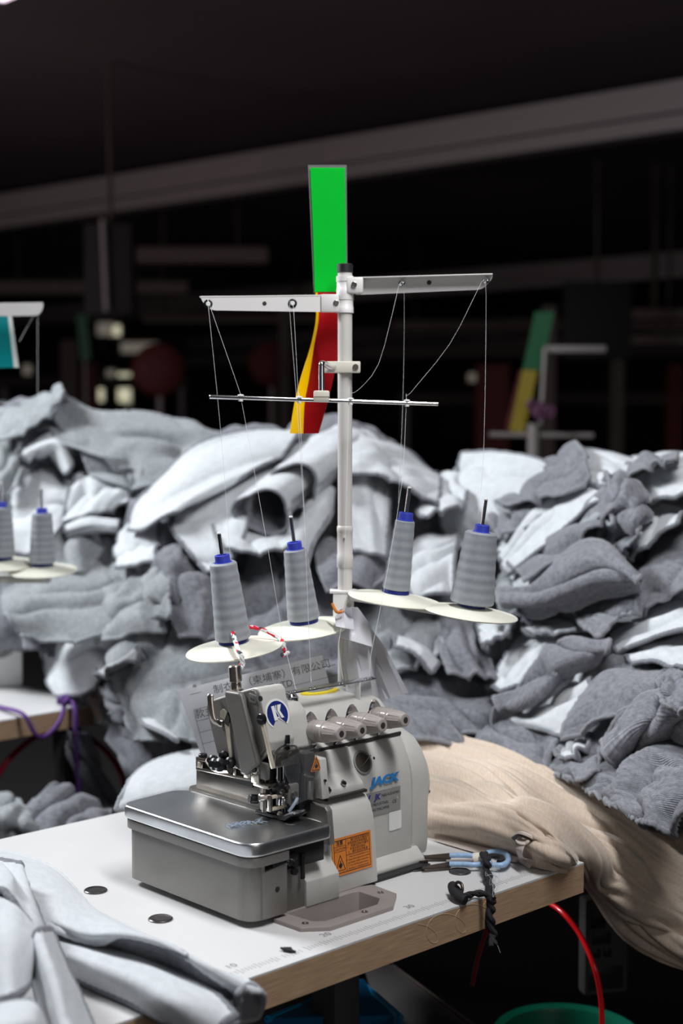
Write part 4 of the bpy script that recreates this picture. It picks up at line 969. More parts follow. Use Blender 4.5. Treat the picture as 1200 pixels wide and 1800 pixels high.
b = mb(); a_ = s2p(-70, 1012); c_ = s2p(80, 1020); b.box((a_.x, -10, a_.z-14), (c_.x+10, 10, a_.z), M['arm'], 2); b.build('spool_arm', s2)
for i, (px, D) in enumerate(((75, 2.79), (4, 2.81))):
    p = s2p(px, 1003 if i == 0 else 992, D); o = ds.copy(); sc.collection.objects.link(o); o.parent = s2; o.matrix_local = Matrix.Translation(p*.001) @ Matrix.Rotation(math.radians(7), 4, 'X')
    o = sp.copy(); sc.collection.objects.link(o); o.parent = s2; o.matrix_local = Matrix.Translation(p*.001)
    c = empty('thread_cone', s2.location+p*.001+Vector((0, 0, .010)), 0, ['grey thread cone on far left neighbouring stand, blurred, fully visible', 'grey thread cone cut by left edge on neighbouring stand'][i], 'thread cone', 'cones on the neighbouring stand')
    cone_mesh(c, 20, 26, 19.5, 98)
b = MB(); b.quadplate([W(-60, 552, 2.84), W(13, 552, 2.84), W(24, 646, 2.84), W(-60, 648, 2.84)], M['teal'], .002, k=1); b.quadplate([W(9, 552, 2.845), W(20, 552, 2.845), W(33, 646, 2.845), W(20, 646, 2.845)], M['white'], .002, k=1)
o = b.build('signal_film_strip'); tagp(o, 'teal strip with white edge on the neighbouring stand at left', 'strip')
for px, q in (((66, 556), (66, 740)), ((58, 556), (34, 600))):
    onworld('sewing_thread', [W(*px, 2.8), W((px[0]+q[0])/2, (px[1]+q[1])/2, 2.8), W(*q, 2.8)], .4, M['string'], 'blurred thread hanging from neighbouring guide arm, ' + ('straight one' if px[0] == 66 else 'slanting one'), 'thread', sub=2, seg=5)
# purple tie, red hoses
D2 = TB2.y
pt = [T(-10, 1238, .757), T(0, 1243, .758), W(40, 1255, 2.90), W(62, 1290, 2.90), W(80, 1294, 2.93), W(103, 1270, 2.97), W(112, 1245, 3.0), T(115, 1232, .765)]
onworld('purple_tie', pt, 4.5, M['purple'], 'purple tie looped along left table edge', 'tie', sub=6)
p0 = T(115, 1231, .768); b = mb(); random.seed(6)
for k in range(9): b.tube([(random.gauss(0, 9), random.gauss(0, 6), random.gauss(0, 5)) for _ in range(4)], 5, M['purple'], 8)
b.tube([(14, -8, 0), (26, -30, -14), (28, -36, -60), (31, -36, -150), (34, -36, -200)], 5, M['purple'], 8)
o = b.build('purple_knot'); o.location = p0; tagp(o, 'purple knotted tie hanging from corner of left table', 'tie')
onworld('air_hose', [W(-10, 1372, 2.98), W(20, 1330, 3.0), W(70, 1292, 3.1), W(130, 1284, 3.15), W(180, 1315, 3.1), W(207, 1350, 3.05), W(222, 1395, 3.0), W(226, 1450, 3.0)], 6.5, mat('crimson_hose', (.35, .004, .03), .3), 'red air hose arching under the left table', 'hose', sub=8)
onworld('air_hose', [W(962, 1585, 2.22), W(990, 1606, 2.18), W(1020, 1645, 2.15), W(1044, 1700, 2.12), W(1056, 1760, 2.12), W(1058, 1830, 2.12)], 4.2, M['hose'], 'bright red air hose curving down under right table end', 'hose', sub=8)
onworld('air_hose', [W(862, 1615, 2.0), W(850, 1650, 2.05), W(838, 1690, 2.1), W(830, 1730, 2.15)], 3.6, mat('dim_hose', (.25, .004, .004), .4), 'dim red hose below the black cord under front table edge', 'hose', sub=5)
# below the table: bins, panel, switch box, bucket
b = mb(); bb0 = W(560, 1760, 1.95)
def bp_(x, y, D): return (W(x, y, D)-bb0)*1000
bt = empty('blue_bin', bb0, 0, 'blue plastic bin under the front table, bright blue rim', 'bin')
b.quadplate([bp_(470, 1790, 1.95), bp_(640, 1722, 2.3), bp_(690, 1785, 2.1), bp_(720, 1990, 2.1), bp_(420, 1990, 1.95)], M['bluebin'], 4); b.build('body', bt)
b = mb(); b.tube([bp_(470, 1792, 1.95), bp_(632, 1727, 2.3), bp_(660, 1750, 2.2), bp_(703, 1788, 2.1), bp_(696, 1830, 2.0)], 5.5, M['bbin2'], 8, sub=1)
b.quadplate([bp_(630, 1727, 2.3), bp_(703, 1786, 2.1), bp_(703, 1812, 2.1), bp_(650, 1768, 2.25)], M['bbin2'], 3); b.build('rim', bt, 'bright blue rim')
b = MB(); b.quadplate([W(640, 1702, 2.45), W(680, 1694, 2.45), W(840, 1820, 2.1), W(700, 1900, 2.1)], mat('bench_panel', (.025, .02, .018), .6), .012, k=1); b.tube([W(683, 1697, 2.45), W(843, 1822, 2.1)], .003, M['dim'], k=1, sub=1); b.tube([W(690, 1697, 2.45), W(860, 1822, 2.1)], .003, M['dim'], k=1, sub=1)
o = b.build('side_panel'); tagp(o, 'sloping dark brown panel with pale edge under the table', 'panel')
b = mb(); e0 = W(1062, 1645, 2.35); d_ = Vector((.45, -.1, 0))
b.box((-42, -15, -95), (38, 15, 70), mat('switch_box', (.035, .031, .03), .6), 6); 
for (x0, z0, x1, z1) in ((-32, 20, -6, 50), (-28, -8, 4, 12), (-28, -30, -14, -16), (-8, -30, 6, -16), (-36, -85, 26, -48)): b.box((x0, -17, z0), (x1, -14, z1), M['black'], .5)
b.box((-12, -5, 68), (8, 8, 160), M['dark'])
o = b.build('switch_box'); o.location = e0; o.rotation_euler = (0, 0, .25); tagp(o, 'dim grey switch box with dark buttons hanging under table end', 'switch box')
b = mb(); b.lathe((0, 0, 0), (0, 0, 1), [(-300, 90), (0, 118), (8, 124), (12, 122), (8, 108), (0, 106), (-295, 80)], M['gbin'], 56)
o = b.build('green_bucket'); o.location = W(997, 1796, 2.32)-Vector((0, .0, .03)); tagp(o, 'green plastic bucket on the floor side under right table end', 'bucket')
# ------------------------------------------------------------------ cloth
def resample(P, n):
    """Catmull-Rom through points (k,3) -> (n,3), uniform in arc length"""
    P = np.asarray(P, float)
    if len(P) == 2: P = np.array([P[0], (P[0]+P[1])/2, P[1]])
    Q = np.vstack([2*P[0]-P[1], P, 2*P[-1]-P[-2]]); out = []
    for i in range(1, len(Q)-2):
        t = np.linspace(0, 1, 16, endpoint=False)[:, None]; a, b_, c, d = Q[i-1], Q[i], Q[i+1], Q[i+2]
        out.append(.5*((2*b_)+(c-a)*t+(2*a-5*b_+4*c-d)*t*t+(3*b_-a-3*c+d)*t**3))
    C = np.vstack(out+[P[-1:]]); s = np.r_[0, np.cumsum(np.linalg.norm(np.diff(C, axis=0), axis=1))]
    u = np.linspace(0, s[-1], n); return np.stack([np.interp(u, s, C[:, k]) for k in range(3)], 1)
def snoise(shape, rng, fu, fv, oct_=3):
    n, m = shape; U = np.linspace(0, 1, n)[:, None]; Vv = np.linspace(0, 1, m)[None]; r = np.zeros(shape)
    for o in range(oct_):
        for _ in range(3):
            a, b_ = rng.normal(0, fu*1.6**o), rng.normal(0, fv*1.6**o); p, q = rng.uniform(0, 6.3, 2)
            r += np.sin(6.28*(a*U+b_*Vv)+p+.9*np.sin(6.28*(b_*U*.6-a*Vv*.6)+q))/1.5**o
    return r/3
def normals(X):
    du = np.gradient(X, axis=0); dv = np.gradient(X, axis=1); n = np.cross(du, dv); return n/np.maximum(np.linalg.norm(n, axis=2, keepdims=True), 1e-9)
def buckle(X, su, sv, katt, iters, rng, fu, fv, amp, kb=.5):
    """excess cloth relaxes into wrinkles: position based springs, rest lengths stretched by su, sv"""
    X0 = X.copy(); N = normals(X); X = X+N*(amp*snoise(X.shape[:2], rng, fu, fv))[..., None]
    def con(sa, sb, f): return (sa, sb, np.linalg.norm(X0[sa]-X0[sb], axis=2)*f)
    S = slice; A = S(None)
    cs = [con((S(1, None), A), (S(None, -1), A), su), (con((A, S(1, None)), (A, S(None, -1)), sv)),
          con((S(1, None), S(1, None)), (S(None, -1), S(None, -1)), math.sqrt((su*su+sv*sv)/2)), con((S(1, None), S(None, -1)), (S(None, -1), S(1, None)), math.sqrt((su*su+sv*sv)/2))]
    bs = [con((S(3, None), A), (S(None, -3), A), su*.9), con((A, S(3, None)), (A, S(None, -3)), sv*.9)]
    for it in range(iters):
        C = np.zeros_like(X)
        for k, (a, b_, l) in enumerate(cs):
            d = X[a]-X[b_]; L_ = np.linalg.norm(d, axis=2)+1e-9; g = (d*((l-L_)/L_)[..., None])*(.22 if k < 2 else .10); C[a] += g; C[b_] -= g
        for a, b_, l in bs:
            d = X[a]-X[b_]; L_ = np.linalg.norm(d, axis=2)+1e-9; g = d*(np.clip(l-L_, 0, None)/L_)[..., None]*.12*kb; C[a] += g; C[b_] -= g
        X = X+C+(X0-X)*katt
        lap = np.zeros_like(X); lap[1:-1, 1:-1] = (X[2:, 1:-1]+X[:-2, 1:-1]+X[1:-1, 2:]+X[1:-1, :-2])/4-X[1:-1, 1:-1]; X = X+lap*.10
    return X
def cloth_mesh(name, X, th_, mf, mk, me_, uvs=1.0, rim=1.15, parent=None):
    """thick sheet: front faces mf, back mk, bead along the border me_"""
    n, m, _ = X.shape; N = normals(X); A = X+N*th_/2; B = X-N*th_/2
    idx = np.arange(n*m).reshape(n, m); q = np.stack([idx[:-1, :-1], idx[1:, :-1], idx[1:, 1:], idx[:-1, 1:]], -1).reshape(-1, 4)
    verts = [A.reshape(-1, 3), B.reshape(-1, 3)]; faces = [q, (q+n*m)[:, ::-1]]; mi = [np.zeros(len(q), int), np.ones(len(q), int)]
    lu = np.r_[0, np.cumsum(np.linalg.norm(np.diff(X[:, m//2], axis=0), axis=1))]; lv = np.r_[0, np.cumsum(np.linalg.norm(np.diff(X[n//2], axis=0), axis=1))]
    uv = np.stack(np.broadcast_arrays(lu[:, None], lv[None]), -1).reshape(-1, 2); uvv = [uv, uv]
    # border bead
    bi = np.r_[idx[0, :], idx[1:, -1], idx[-1, -2::-1], idx[-2:0:-1, 0]]; P = X.reshape(-1, 3)[bi]; Nb = N.reshape(-1, 3)[bi]
    t = np.roll(P, -1, 0)-np.roll(P, 1, 0); t /= np.maximum(np.linalg.norm(t, axis=1, keepdims=True), 1e-9); s = np.cross(t, Nb); k = 8; r = th_*.5*rim
    off = 2*n*m; ring = []
    wob = 1+.10*np.sin(np.arange(len(P))*1.9)
    for j in range(k):
        a = 2*math.pi*j/k; verts.append(P+(Nb*math.cos(a)*1.05+s*math.sin(a)*1.35)*r*wob[:, None]); L_ = np.r_[0, np.cumsum(np.linalg.norm(np.diff(P, axis=0), axis=1))]; uvv.append(np.stack([L_, np.full(len(P), j*.003)], 1))
    K = len(P); bf = []
    for j in range(k):
        a0 = off+j*K; a1 = off+((j+1) % k)*K; i = np.arange(K); i2 = (i+1) % K; bf.append(np.stack([a0+i, a0+i2, a1+i2, a1+i], 1))
    bf = np.vstack(bf); faces.append(bf); mi.append(np.full(len(bf), 2))
    Vv = np.vstack(verts); Fc = np.vstack(faces); MI = np.concatenate(mi); UV = np.vstack(uvv)
    c = Vector(X.reshape(-1, 3).mean(0)); 
    me = bpy.data.meshes.new(name); me.vertices.add(len(Vv)); me.vertices.foreach_set('co', (Vv-np.array(c)).ravel()); me.loops.add(len(Fc)*4); me.polygons.add(len(Fc))
    me.loops.foreach_set('vertex_index', Fc.ravel()); me.polygons.foreach_set('loop_start', np.arange(len(Fc))*4); me.polygons.foreach_set('loop_total', np.full(len(Fc), 4))
    me.polygons.foreach_set('material_index', MI); me.polygons.foreach_set('use_smooth', np.ones(len(Fc), bool)); me.update(); me.validate()
    ul = me.uv_layers.new(name='UVMap'); ul.data.foreach_set('uv', UV[Fc.ravel()].ravel())
    for x in (mf, mk, me_): me.materials.append(M[x])
    o = bpy.data.objects.new(name, me); sc.collection.objects.link(o); o.location = c; return o
def tab_pt(x, y, h): return np.array(T(x, y, TABZ+h))
def DR(x, y): return 2.62-.0011*(x-850)+.0007*(1350-y)
def DC(x, y): return 2.66+.0008*(1250-y)+.0020*max(0, 300-x)
def DL(x, y): return 3.18+.0008*(1000-y)
CNT = [0]
def ctrl(rows, D, dr, side, order):
    n = len(rows); out = []
    for i, row in enumerate(rows):
        t = i/(n-1); o = np.interp(t, np.linspace(0, 1, len(dr)), dr); r = []
        for j, p in enumerate(row):
            s = j/(len(row)-1); e = side*(2*abs(s-.5))**3
            if D == 'T': r.append(tab_pt(*p))
            elif D == 'D': r.append(np.array(W(*p)))
            else:
                q = p[2] if len(p) > 2 else 0; r.append(np.array(W(p[0], p[1], D(p[0], p[1])+o+e+q-order)))
        out.append(r)
    return out
def piece(label, rows, D, mats=('fleece', 'knit', 'seam'), dr=(.085, .008, -.028, -.045), side=.012, res=(44, 60), su=1.10, sv=1.07, amp=.006, f=(1.4, 1.4), katt=.02, it=90, seed=None, th_=.0052, name='grey_garment', cat='garment', group='heaped garments', order=None, rim=1.4, kb=.5, fold=None):
    CNT[0] += 1; rng = np.random.default_rng(CNT[0]*7+3 if seed is None else seed)
    if fold is None and su > 1.0: fold = (rng.uniform(1.2, 2.8), .015 if mats[0] != 'fleece' else .010, rng.uniform(-1.2, 1.4))
    od = .0015*CNT[0] % .05 if order is None else order
    R = ctrl(rows, D, dr, side, od); n, m = res
    H = np.stack([resample(r, m) for r in R]); X = np.stack([resample(H[:, j], n) for j in range(m)], 1)
    cam_ = np.array([0, 0, CAMZ]); N = normals(X)
    if np.sum(N*(cam_-X)) < 0: X = X[:, ::-1].copy(); N = normals(X)
    if fold:
        for nf, fa, ph in (fold if isinstance(fold, list) else [fold]):
            U = np.linspace(0, 1, n)[:, None]; Vv = np.linspace(0, 1, m)[None]
            w_ = snoise((n, m), rng, .7, .7, 2); p_ = nf*(U*math.cos(ph)+Vv*math.sin(ph))+.45*w_+rng.uniform(0, 1)
            prof = np.abs(np.sin(np.pi*p_))**.7; env = .3+.7*np.clip(.5+.9*snoise((n, m), rng, .6, .6, 1), 0, 1)
            X = X+N*((prof-.6)*fa*env*2)[..., None]
    if su > 1.001 or sv > 1.001: X = buckle(X, su, sv, katt, it, rng, *f, amp, kb)
    o = cloth_mesh(name, X, th_, *mats, rim=rim); return tagp(o, label, cat, group)
def sleeve(label, path, D, rad, mats=('fleece', 'knit', 'seam'), seed=0, flat=.75, res=(40, 48), name='grey_garment', sq=.12, group='heaped garments', order=0, tilt=0):
    """open tube of cloth along path of (x,y,dd); rad in pixels at each point"""
    CNT[0] += 1; rng = np.random.default_rng(seed+77); P = [np.array(W(p[0], p[1], D(p[0], p[1])+(p[2] if len(p) > 2 else 0)-order)) for p in path]
    n, m = res; C = resample(P, n); ds_ = np.linspace(0, 1, len(rad)); R = np.interp(np.linspace(0, 1, n), ds_, rad)*D(path[0][0], path[0][1])/2500
    t = np.gradient(C, axis=0); t /= np.linalg.norm(t, axis=1, keepdims=True); up = np.array([0, 0, 1.]); a = np.cross(t, up); a /= np.linalg.norm(a, axis=1, keepdims=True); b_ = np.cross(a, t)
    th = np.linspace(0, 2*math.pi, m)[None]; rr = R[:, None]*(1+sq*snoise((n, m), rng, 1.2, 0.0, 2)*1+sq*np.sin(3*th+rng.uniform(0, 6)+2*np.linspace(0, 1, n)[:, None]))
    X = C[:, None]+a[:, None]*(rr*np.cos(th))[..., None]+b_[:, None]*(rr*np.sin(th)*flat)[..., None]
    X = buckle(X, 1.10, 1.05, .02, 60, rng, 1.5, 1.5, .004); X[:, -1] = X[:, 0] = (X[:, 0]+X[:, -1])/2
    N = normals(X)
    if np.sum(N*(X-C[:, None])) < 0: X = X[:, ::-1].copy()
    o = cloth_mesh(name, X, .0048, *mats); return tagp(o, label, 'garment', group)
LF = ('fleece', 'knitb', 'seam'); KN = ('knit', 'fleece', 'seamk'); KB = ('knitb', 'fleece', 'seaml'); LD = ('fleece', 'knit', 'seam')
# --- underlying heaps
HE = dict(name='garment_heap', cat='garment heap', group=None)
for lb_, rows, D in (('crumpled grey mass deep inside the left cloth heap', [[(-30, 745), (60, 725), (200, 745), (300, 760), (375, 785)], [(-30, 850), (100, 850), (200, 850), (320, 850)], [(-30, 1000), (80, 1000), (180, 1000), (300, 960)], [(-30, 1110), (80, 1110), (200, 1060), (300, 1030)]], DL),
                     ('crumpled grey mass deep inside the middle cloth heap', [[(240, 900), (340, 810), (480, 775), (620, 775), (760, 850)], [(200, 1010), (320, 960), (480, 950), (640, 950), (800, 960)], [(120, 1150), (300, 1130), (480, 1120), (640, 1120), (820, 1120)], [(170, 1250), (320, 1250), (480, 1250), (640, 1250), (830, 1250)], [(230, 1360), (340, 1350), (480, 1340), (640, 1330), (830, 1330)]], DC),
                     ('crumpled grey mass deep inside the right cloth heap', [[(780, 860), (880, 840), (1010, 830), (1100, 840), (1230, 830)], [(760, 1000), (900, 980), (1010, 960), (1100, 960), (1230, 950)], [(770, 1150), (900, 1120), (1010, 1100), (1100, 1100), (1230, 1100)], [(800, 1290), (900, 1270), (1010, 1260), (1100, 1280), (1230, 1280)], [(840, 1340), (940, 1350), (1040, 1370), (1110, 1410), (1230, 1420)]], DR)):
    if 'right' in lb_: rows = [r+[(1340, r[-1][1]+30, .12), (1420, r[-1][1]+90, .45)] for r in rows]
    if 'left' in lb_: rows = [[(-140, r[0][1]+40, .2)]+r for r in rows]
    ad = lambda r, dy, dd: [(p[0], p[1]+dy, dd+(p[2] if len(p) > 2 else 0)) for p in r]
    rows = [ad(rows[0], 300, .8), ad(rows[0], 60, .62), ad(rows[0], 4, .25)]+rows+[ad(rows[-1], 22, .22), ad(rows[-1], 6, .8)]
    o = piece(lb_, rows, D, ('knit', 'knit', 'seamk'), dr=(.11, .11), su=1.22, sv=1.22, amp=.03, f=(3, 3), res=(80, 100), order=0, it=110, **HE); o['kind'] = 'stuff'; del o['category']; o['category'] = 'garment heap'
# --- left heap
G = 'garments in the left heap'
piece('grey garment with pointed corner on top of left heap', [[(-10, 722), (50, 706), (107, 683)], [(-10, 750), (50, 733), (113, 698)], [(-10, 778), (40, 760), (104, 712)]], DL, KB, group=G)
piece('long grey garment forming right ridge of left heap', [[(112, 706), (160, 720), (230, 720), (300, 735), (376, 764)], [(100, 738), (170, 745), (240, 750), (310, 765), (376, 780)], [(140, 790), (200, 815), (270, 820), (345, 800)], [(160, 830), (220, 850), (280, 850), (330, 830)]], DL, KB, su=1.15, group=G)
piece('grey fold band sweeping across upper left heap', [[(55, 748), (110, 735), (170, 752), (235, 782)], [(95, 762), (150, 775), (200, 800), (245, 815)], [(100, 775), (150, 795), (190, 815), (230, 825)]], DL, KB, group=G)
piece('pale arched fold over dark hollow in left heap', [[(40, 792), (78, 765), (112, 758), (130, 785)], [(42, 802), (82, 783), (104, 785), (122, 825)], [(50, 812), (84, 796), (96, 805), (112, 832)]], DL, LF, dr=(.03, -.04, .0), group=G)
piece('grey garment folded in a V at left edge', [[(-10, 765), (25, 778), (50, 812)], [(-10, 800), (25, 810), (42, 838)], [(-10, 860), (15, 865), (45, 850)]], DL, KB, su=1.12, sv=1.1, group=G)
piece('pale panelled garment in middle of left heap', [[(150, 815), (195, 808), (230, 815)], [(130, 850), (180, 848), (226, 850)], [(108, 918), (160, 905), (226, 885)]], DL, LF, group=G)
piece('pale garment behind the blurred thread cone', [[(28, 855), (75, 828), (132, 850)], [(18, 890), (70, 880), (125, 885)], [(20, 970), (70, 968), (105, 935)]], DL, LF, group=G)
piece('grey loop of cloth at right flank of left heap', [[(226, 815), (254, 798), (286, 825)], [(232, 845), (258, 832), (280, 855)], [(226, 890), (248, 885), (270, 868)]], DL, KB, dr=(.02, -.03, .03), group=G)
sleeve('short pale rolled sleeve right of the blurred cone', [(118, 934), (160, 924), (208, 927)], DL, (13, 17, 13), LF, 3, group=G, order=.06)
piece('grey garment sagging beside the blurred spool disc', [[(92, 925), (140, 930), (180, 960)], [(90, 955), (130, 958), (168, 982)], [(105, 1000), (135, 1005), (150, 1003)]], DL, KB, group=G, order=.05)
piece('broad shaded grey garment below the blurred spool disc', [[(10, 1040), (80, 1005), (150, 985), (215, 990)], [(10, 1075), (80, 1065), (150, 1055), (220, 1050)], [(40, 1118), (110, 1125), (170, 1115), (210, 1095)]], DL, KB, su=1.12, group=G, order=.12)
piece('dark grey folds beside the white machine end', [[(20, 1070), (60, 1085), (95, 1110)], [(40, 1110), (65, 1120), (95, 1130)], [(45, 1140), (70, 1145), (95, 1145)]], DL, KN, group=G, order=.06)
# --- middle heap
G = 'garments in the middle heap'
piece('big pale garment draped over top left of middle heap', [[(285, 845), (350, 785), (440, 757), (530, 753)], [(250, 875), (325, 835), (420, 795), (520, 770)], [(231, 912), (280, 885), (370, 850), (470, 815)], [(228, 932), (258, 930), (300, 905), (350, 880)]], DC, LF, su=1.06, sv=1.04, f=(1, .4), group=G)
piece('second pale drape folding down left of the sleeve openings', [[(318, 892), (410, 828), (500, 785), (575, 765)], [(302, 925), (375, 885), (450, 840), (510, 815)], [(330, 965), (378, 945), (425, 895), (455, 860)], [(365, 1008), (392, 1000), (425, 950), (440, 905)]], DC, LF, su=1.10, sv=1.04, f=(1.6, .3), group=G, order=.03)
sleeve('pale sleeve with round dark opening nearest the cones', [(462, 898, -.05), (486, 872, 0), (520, 845, .05), (560, 820, .12)], DC, (46, 44, 42, 36), LD, 5, .80, group=G, order=.05)
sleeve('pale sleeve with dark opening beside the stand pole', [(520, 852, -.02), (545, 830, .02), (580, 800, .07), (612, 780, .12)], DC, (42, 42, 44, 40), LD, 9, .85, group=G, order=.04)
piece('pale fold running under the sleeve opening', [[(365, 890), (430, 925), (490, 928), (540, 908)], [(378, 935), (430, 950), (480, 950), (530, 935)], [(395, 965), (430, 972), (480, 968), (525, 955)]], DC, LF, group=G, order=.06)
sleeve('upright pale sleeve roll behind second cone', [(520, 990, 0), (532, 945, 0), (560, 900, .03), (572, 868, .1)], DC, (20, 24, 24, 16), LF, 2, .8, group=G, order=.07)
piece('blue-grey garment along top right of middle heap', [[(596, 760), (640, 758), (700, 790), (768, 833)], [(600, 792), (650, 798), (710, 830), (772, 855)], [(610, 835), (660, 830), (720, 860), (768, 885)]], DC, LF, group=G, su=1.14)
piece('smooth pale panel hanging right of the pole', [[(596, 800), (640, 805), (685, 840)], [(600, 880), (640, 888), (682, 900)], [(612, 962), (645, 972), (678, 978)]], DC, LD, group=G, order=.05)
piece('grey folded cuff right of the pole joint', [[(556, 958), (592, 946), (640, 963), (680, 1000)], [(562, 1000), (600, 985), (640, 995), (676, 1015)], [(575, 1035), (605, 1030), (640, 1032), (668, 1028)]], DC, KN, group=G, order=.08)
piece('pale curled hem between the heaps', [[(740, 885), (760, 850), (800, 826), (822, 828)], [(735, 900), (770, 880), (800, 868), (820, 862)], [(745, 905), (785, 898), (815, 890)]], DC, LF, group=G, order=.03)
piece('pale garment folded in layers below the slim cone', [[(700, 975), (750, 945), (805, 940)], [(710, 1000), (755, 975), (800, 968)], [(715, 1025), (755, 1010), (797, 995)], [(725, 1050), (760, 1045), (797, 1040)]], DC, LD, su=1.08, fold=(2.6, .014, .1), group=G, order=.08)
piece('grey garment hanging left of the leftmost cone', [[(282, 925), (315, 938), (350, 990), (395, 1005)], [(275, 990), (310, 1000), (350, 1010), (405, 1030)], [(290, 1060), (330, 1070), (370, 1080), (405, 1100)], [(315, 1115), (350, 1118), (405, 1125)]], DC, KN, su=1.15, sv=1.15, group=G, order=.05)
piece('pale fold with shaded underside at left flank', [[(222, 925), (250, 912), (280, 920)], [(204, 960), (240, 950), (278, 958)], [(206, 998), (232, 996), (272, 985)]], DC, LD, group=G, order=.02)
piece('soft grey folds below the left flank', [[(205, 990), (245, 985), (285, 1000)], [(180, 1060), (230, 1050), (290, 1050)], [(165, 1130), (230, 1110), (290, 1110)]], DC, KB, su=1.2, sv=1.15, group=G, order=.03)
piece('narrow upright grey fold beside dark slit', [[(262, 1010), (280, 985), (300, 1000)], [(258, 1040), (275, 1030), (296, 1040)], [(270, 1085), (285, 1085), (300, 1080)]], DC, KB, group=G, order=.08)
piece('large grey garment tumbling left of the document pocket', [[(215, 1110), (270, 1070), (340, 1080), (410, 1105)], [(200, 1165), (250, 1150), (330, 1150), (415, 1170)], [(210, 1225), (260, 1225), (330, 1215), (405, 1230)], [(240, 1300), (290, 1300), (330, 1300), (380, 1320)]], DC, KB, su=1.08, sv=1.08, fold=[(1.6, .016, .9), (3.4, .006, .6)], group=G, order=.05, amp=.012)
piece('white pointed sliver of cloth low left of document pocket', [[(240, 1258), (270, 1264), (312, 1298)], [(252, 1274), (285, 1288), (310, 1303)]], DC, LF, group=G, order=.16, su=1, sv=1, res=(14, 30))
piece('grey garment lower left with hollow beneath', [[(170, 1180), (205, 1175), (240, 1200)], [(180, 1220), (215, 1225), (250, 1245)], [(225, 1290), (250, 1300), (285, 1290)]], DC, KN, group=G, su=1.15, order=.0)
piece('pale sleeve end lying on left table beside purple knot', [[(78, 1150), (110, 1125), (190, 1098), (245, 1108)], [(82, 1185), (130, 1160), (190, 1145), (218, 1148)], [(95, 1222), (140, 1218), (182, 1190), (208, 1162)]], DC, LF, group=G, order=-.02, su=1.04, sv=1.04)
piece('thin pale rolled edge across the middle heap', [[(175, 1180), (215, 1162), (245, 1140)], [(172, 1190), (212, 1172), (246, 1150)]], DC, LF, group=G, order=.10, res=(12, 30))
piece('grey garment behind the two left cones', [[(420, 975), (470, 962), (520, 975), (565, 990)], [(425, 1040), (480, 1020), (530, 1035), (590, 1045)], [(430, 1100), (490, 1090), (540, 1100), (605, 1115)], [(430, 1185), (500, 1175), (550, 1175), (620, 1190)]], DC, KN, su=1.1, sv=1.1, group=G, order=.02, amp=.012, fold=[(2, .02, .5), (3, .01, -.7)])
piece('grey garment sloping below right spool discs', [[(628, 1080), (690, 1064), (760, 1075)], [(650, 1130), (710, 1108), (770, 1110)], [(685, 1185), (740, 1165), (780, 1150)]], DC, KB, group=G, order=.06, su=1.1)
piece('pale strip below right spool arm', [[(685, 1105), (730, 1122), (772, 1152)], [(695, 1132), (735, 1150), (765, 1175)]], DC, LF, group=G, order=.10, res=(20, 40))
piece('grey knitted sleeve hanging below fattest cone', [[(768, 1082), (810, 1080), (852, 1092)], [(772, 1130), (815, 1130), (855, 1140)], [(790, 1185), (825, 1183), (868, 1192)]], DC, KN, group=G, order=.10)
piece('small pale fold below right disc rim', [[(838, 1092), (870, 1085), (905, 1092)], [(848, 1130), (872, 1125), (892, 1118)]], DC, LF, group=G, order=.16, res=(20, 30))
piece('dark grey garment low behind the machine top', [[(650, 1165), (730, 1180), (800, 1190), (872, 1212)], [(665, 1215), (740, 1220), (800, 1230), (865, 1245)], [(695, 1275), (760, 1280), (820, 1290), (855, 1305)]], DC, KN, group=G, su=1.1, order=.08)
piece('dark grey garment lowest behind machine, above beige cloth', [[(640, 1215), (700, 1200), (745, 1232)], [(660, 1255), (720, 1255), (785, 1280)], [(680, 1305), (760, 1308), (838, 1328)]], DC, KN, group=G, order=.12)
piece('white garment lying on table behind the cloth plate', [[(228, 1372, .02), (262, 1343, .03), (330, 1322, .035), (420, 1316, .035)], [(218, 1392, .022), (262, 1368, .034), (340, 1350, .038), (430, 1350, .035)], [(208, 1412, .010), (262, 1400, .02), (340, 1385, .024), (430, 1385, .02)], [(205, 1424, .002), (262, 1416, .003), (340, 1405, .003), (430, 1405, .003)]], 'T', ('fleece', 'fleece', 'seaml'), group=G, su=1.04, sv=1.03, fold=False)
# --- right heap
G = 'garments in the right heap'
piece('pale garment with seamed edge at top left of right heap', [[(814, 800), (870, 798), (950, 812), (975, 835)], [(797, 850), (840, 848), (890, 848), (935, 862)], [(778, 908), (820, 900), (860, 900), (900, 905)], [(790, 968), (830, 955), (870, 945), (905, 950)]], DR, LD, group=G, dr=(.02, -.02, -.03, 0))
piece('dark knitted garment with peak at top of right heap', [[(848, 880), (900, 848), (960, 812), (1012, 780)], [(878, 884), (930, 865), (985, 838), (1026, 800)], [(900, 890), (950, 878), (1000, 862), (1034, 842)]], DR, KN, group=G, order=.06, su=1.12)
piece('pale garment sloping right of the dark peak', [[(1015, 785), (1060, 795), (1110, 815), (1150, 840)], [(1030, 820), (1070, 830), (1110, 845), (1140, 860)], [(1035, 850), (1070, 860), (1100, 870), (1130, 885)]], DR, LD, group=G, order=.03)
piece('grey knit under the dark peak', [[(842, 885), (900, 876), (960, 870)], [(862, 908), (910, 902), (960, 898)], [(878, 945), (915, 932), (945, 925)]], DR, KN, group=G, order=.05)
piece('pale tightly folded layers beside the fattest cone', [[(885, 950), (930, 890), (975, 862), (990, 880)], [(880, 975), (925, 925), (965, 895), (985, 905)], [(890, 1010), (920, 975), (950, 935), (975, 925)]], DR, LD, su=1.12, sv=1.04, fold=(3.2, .014, .2), group=G, order=.07)
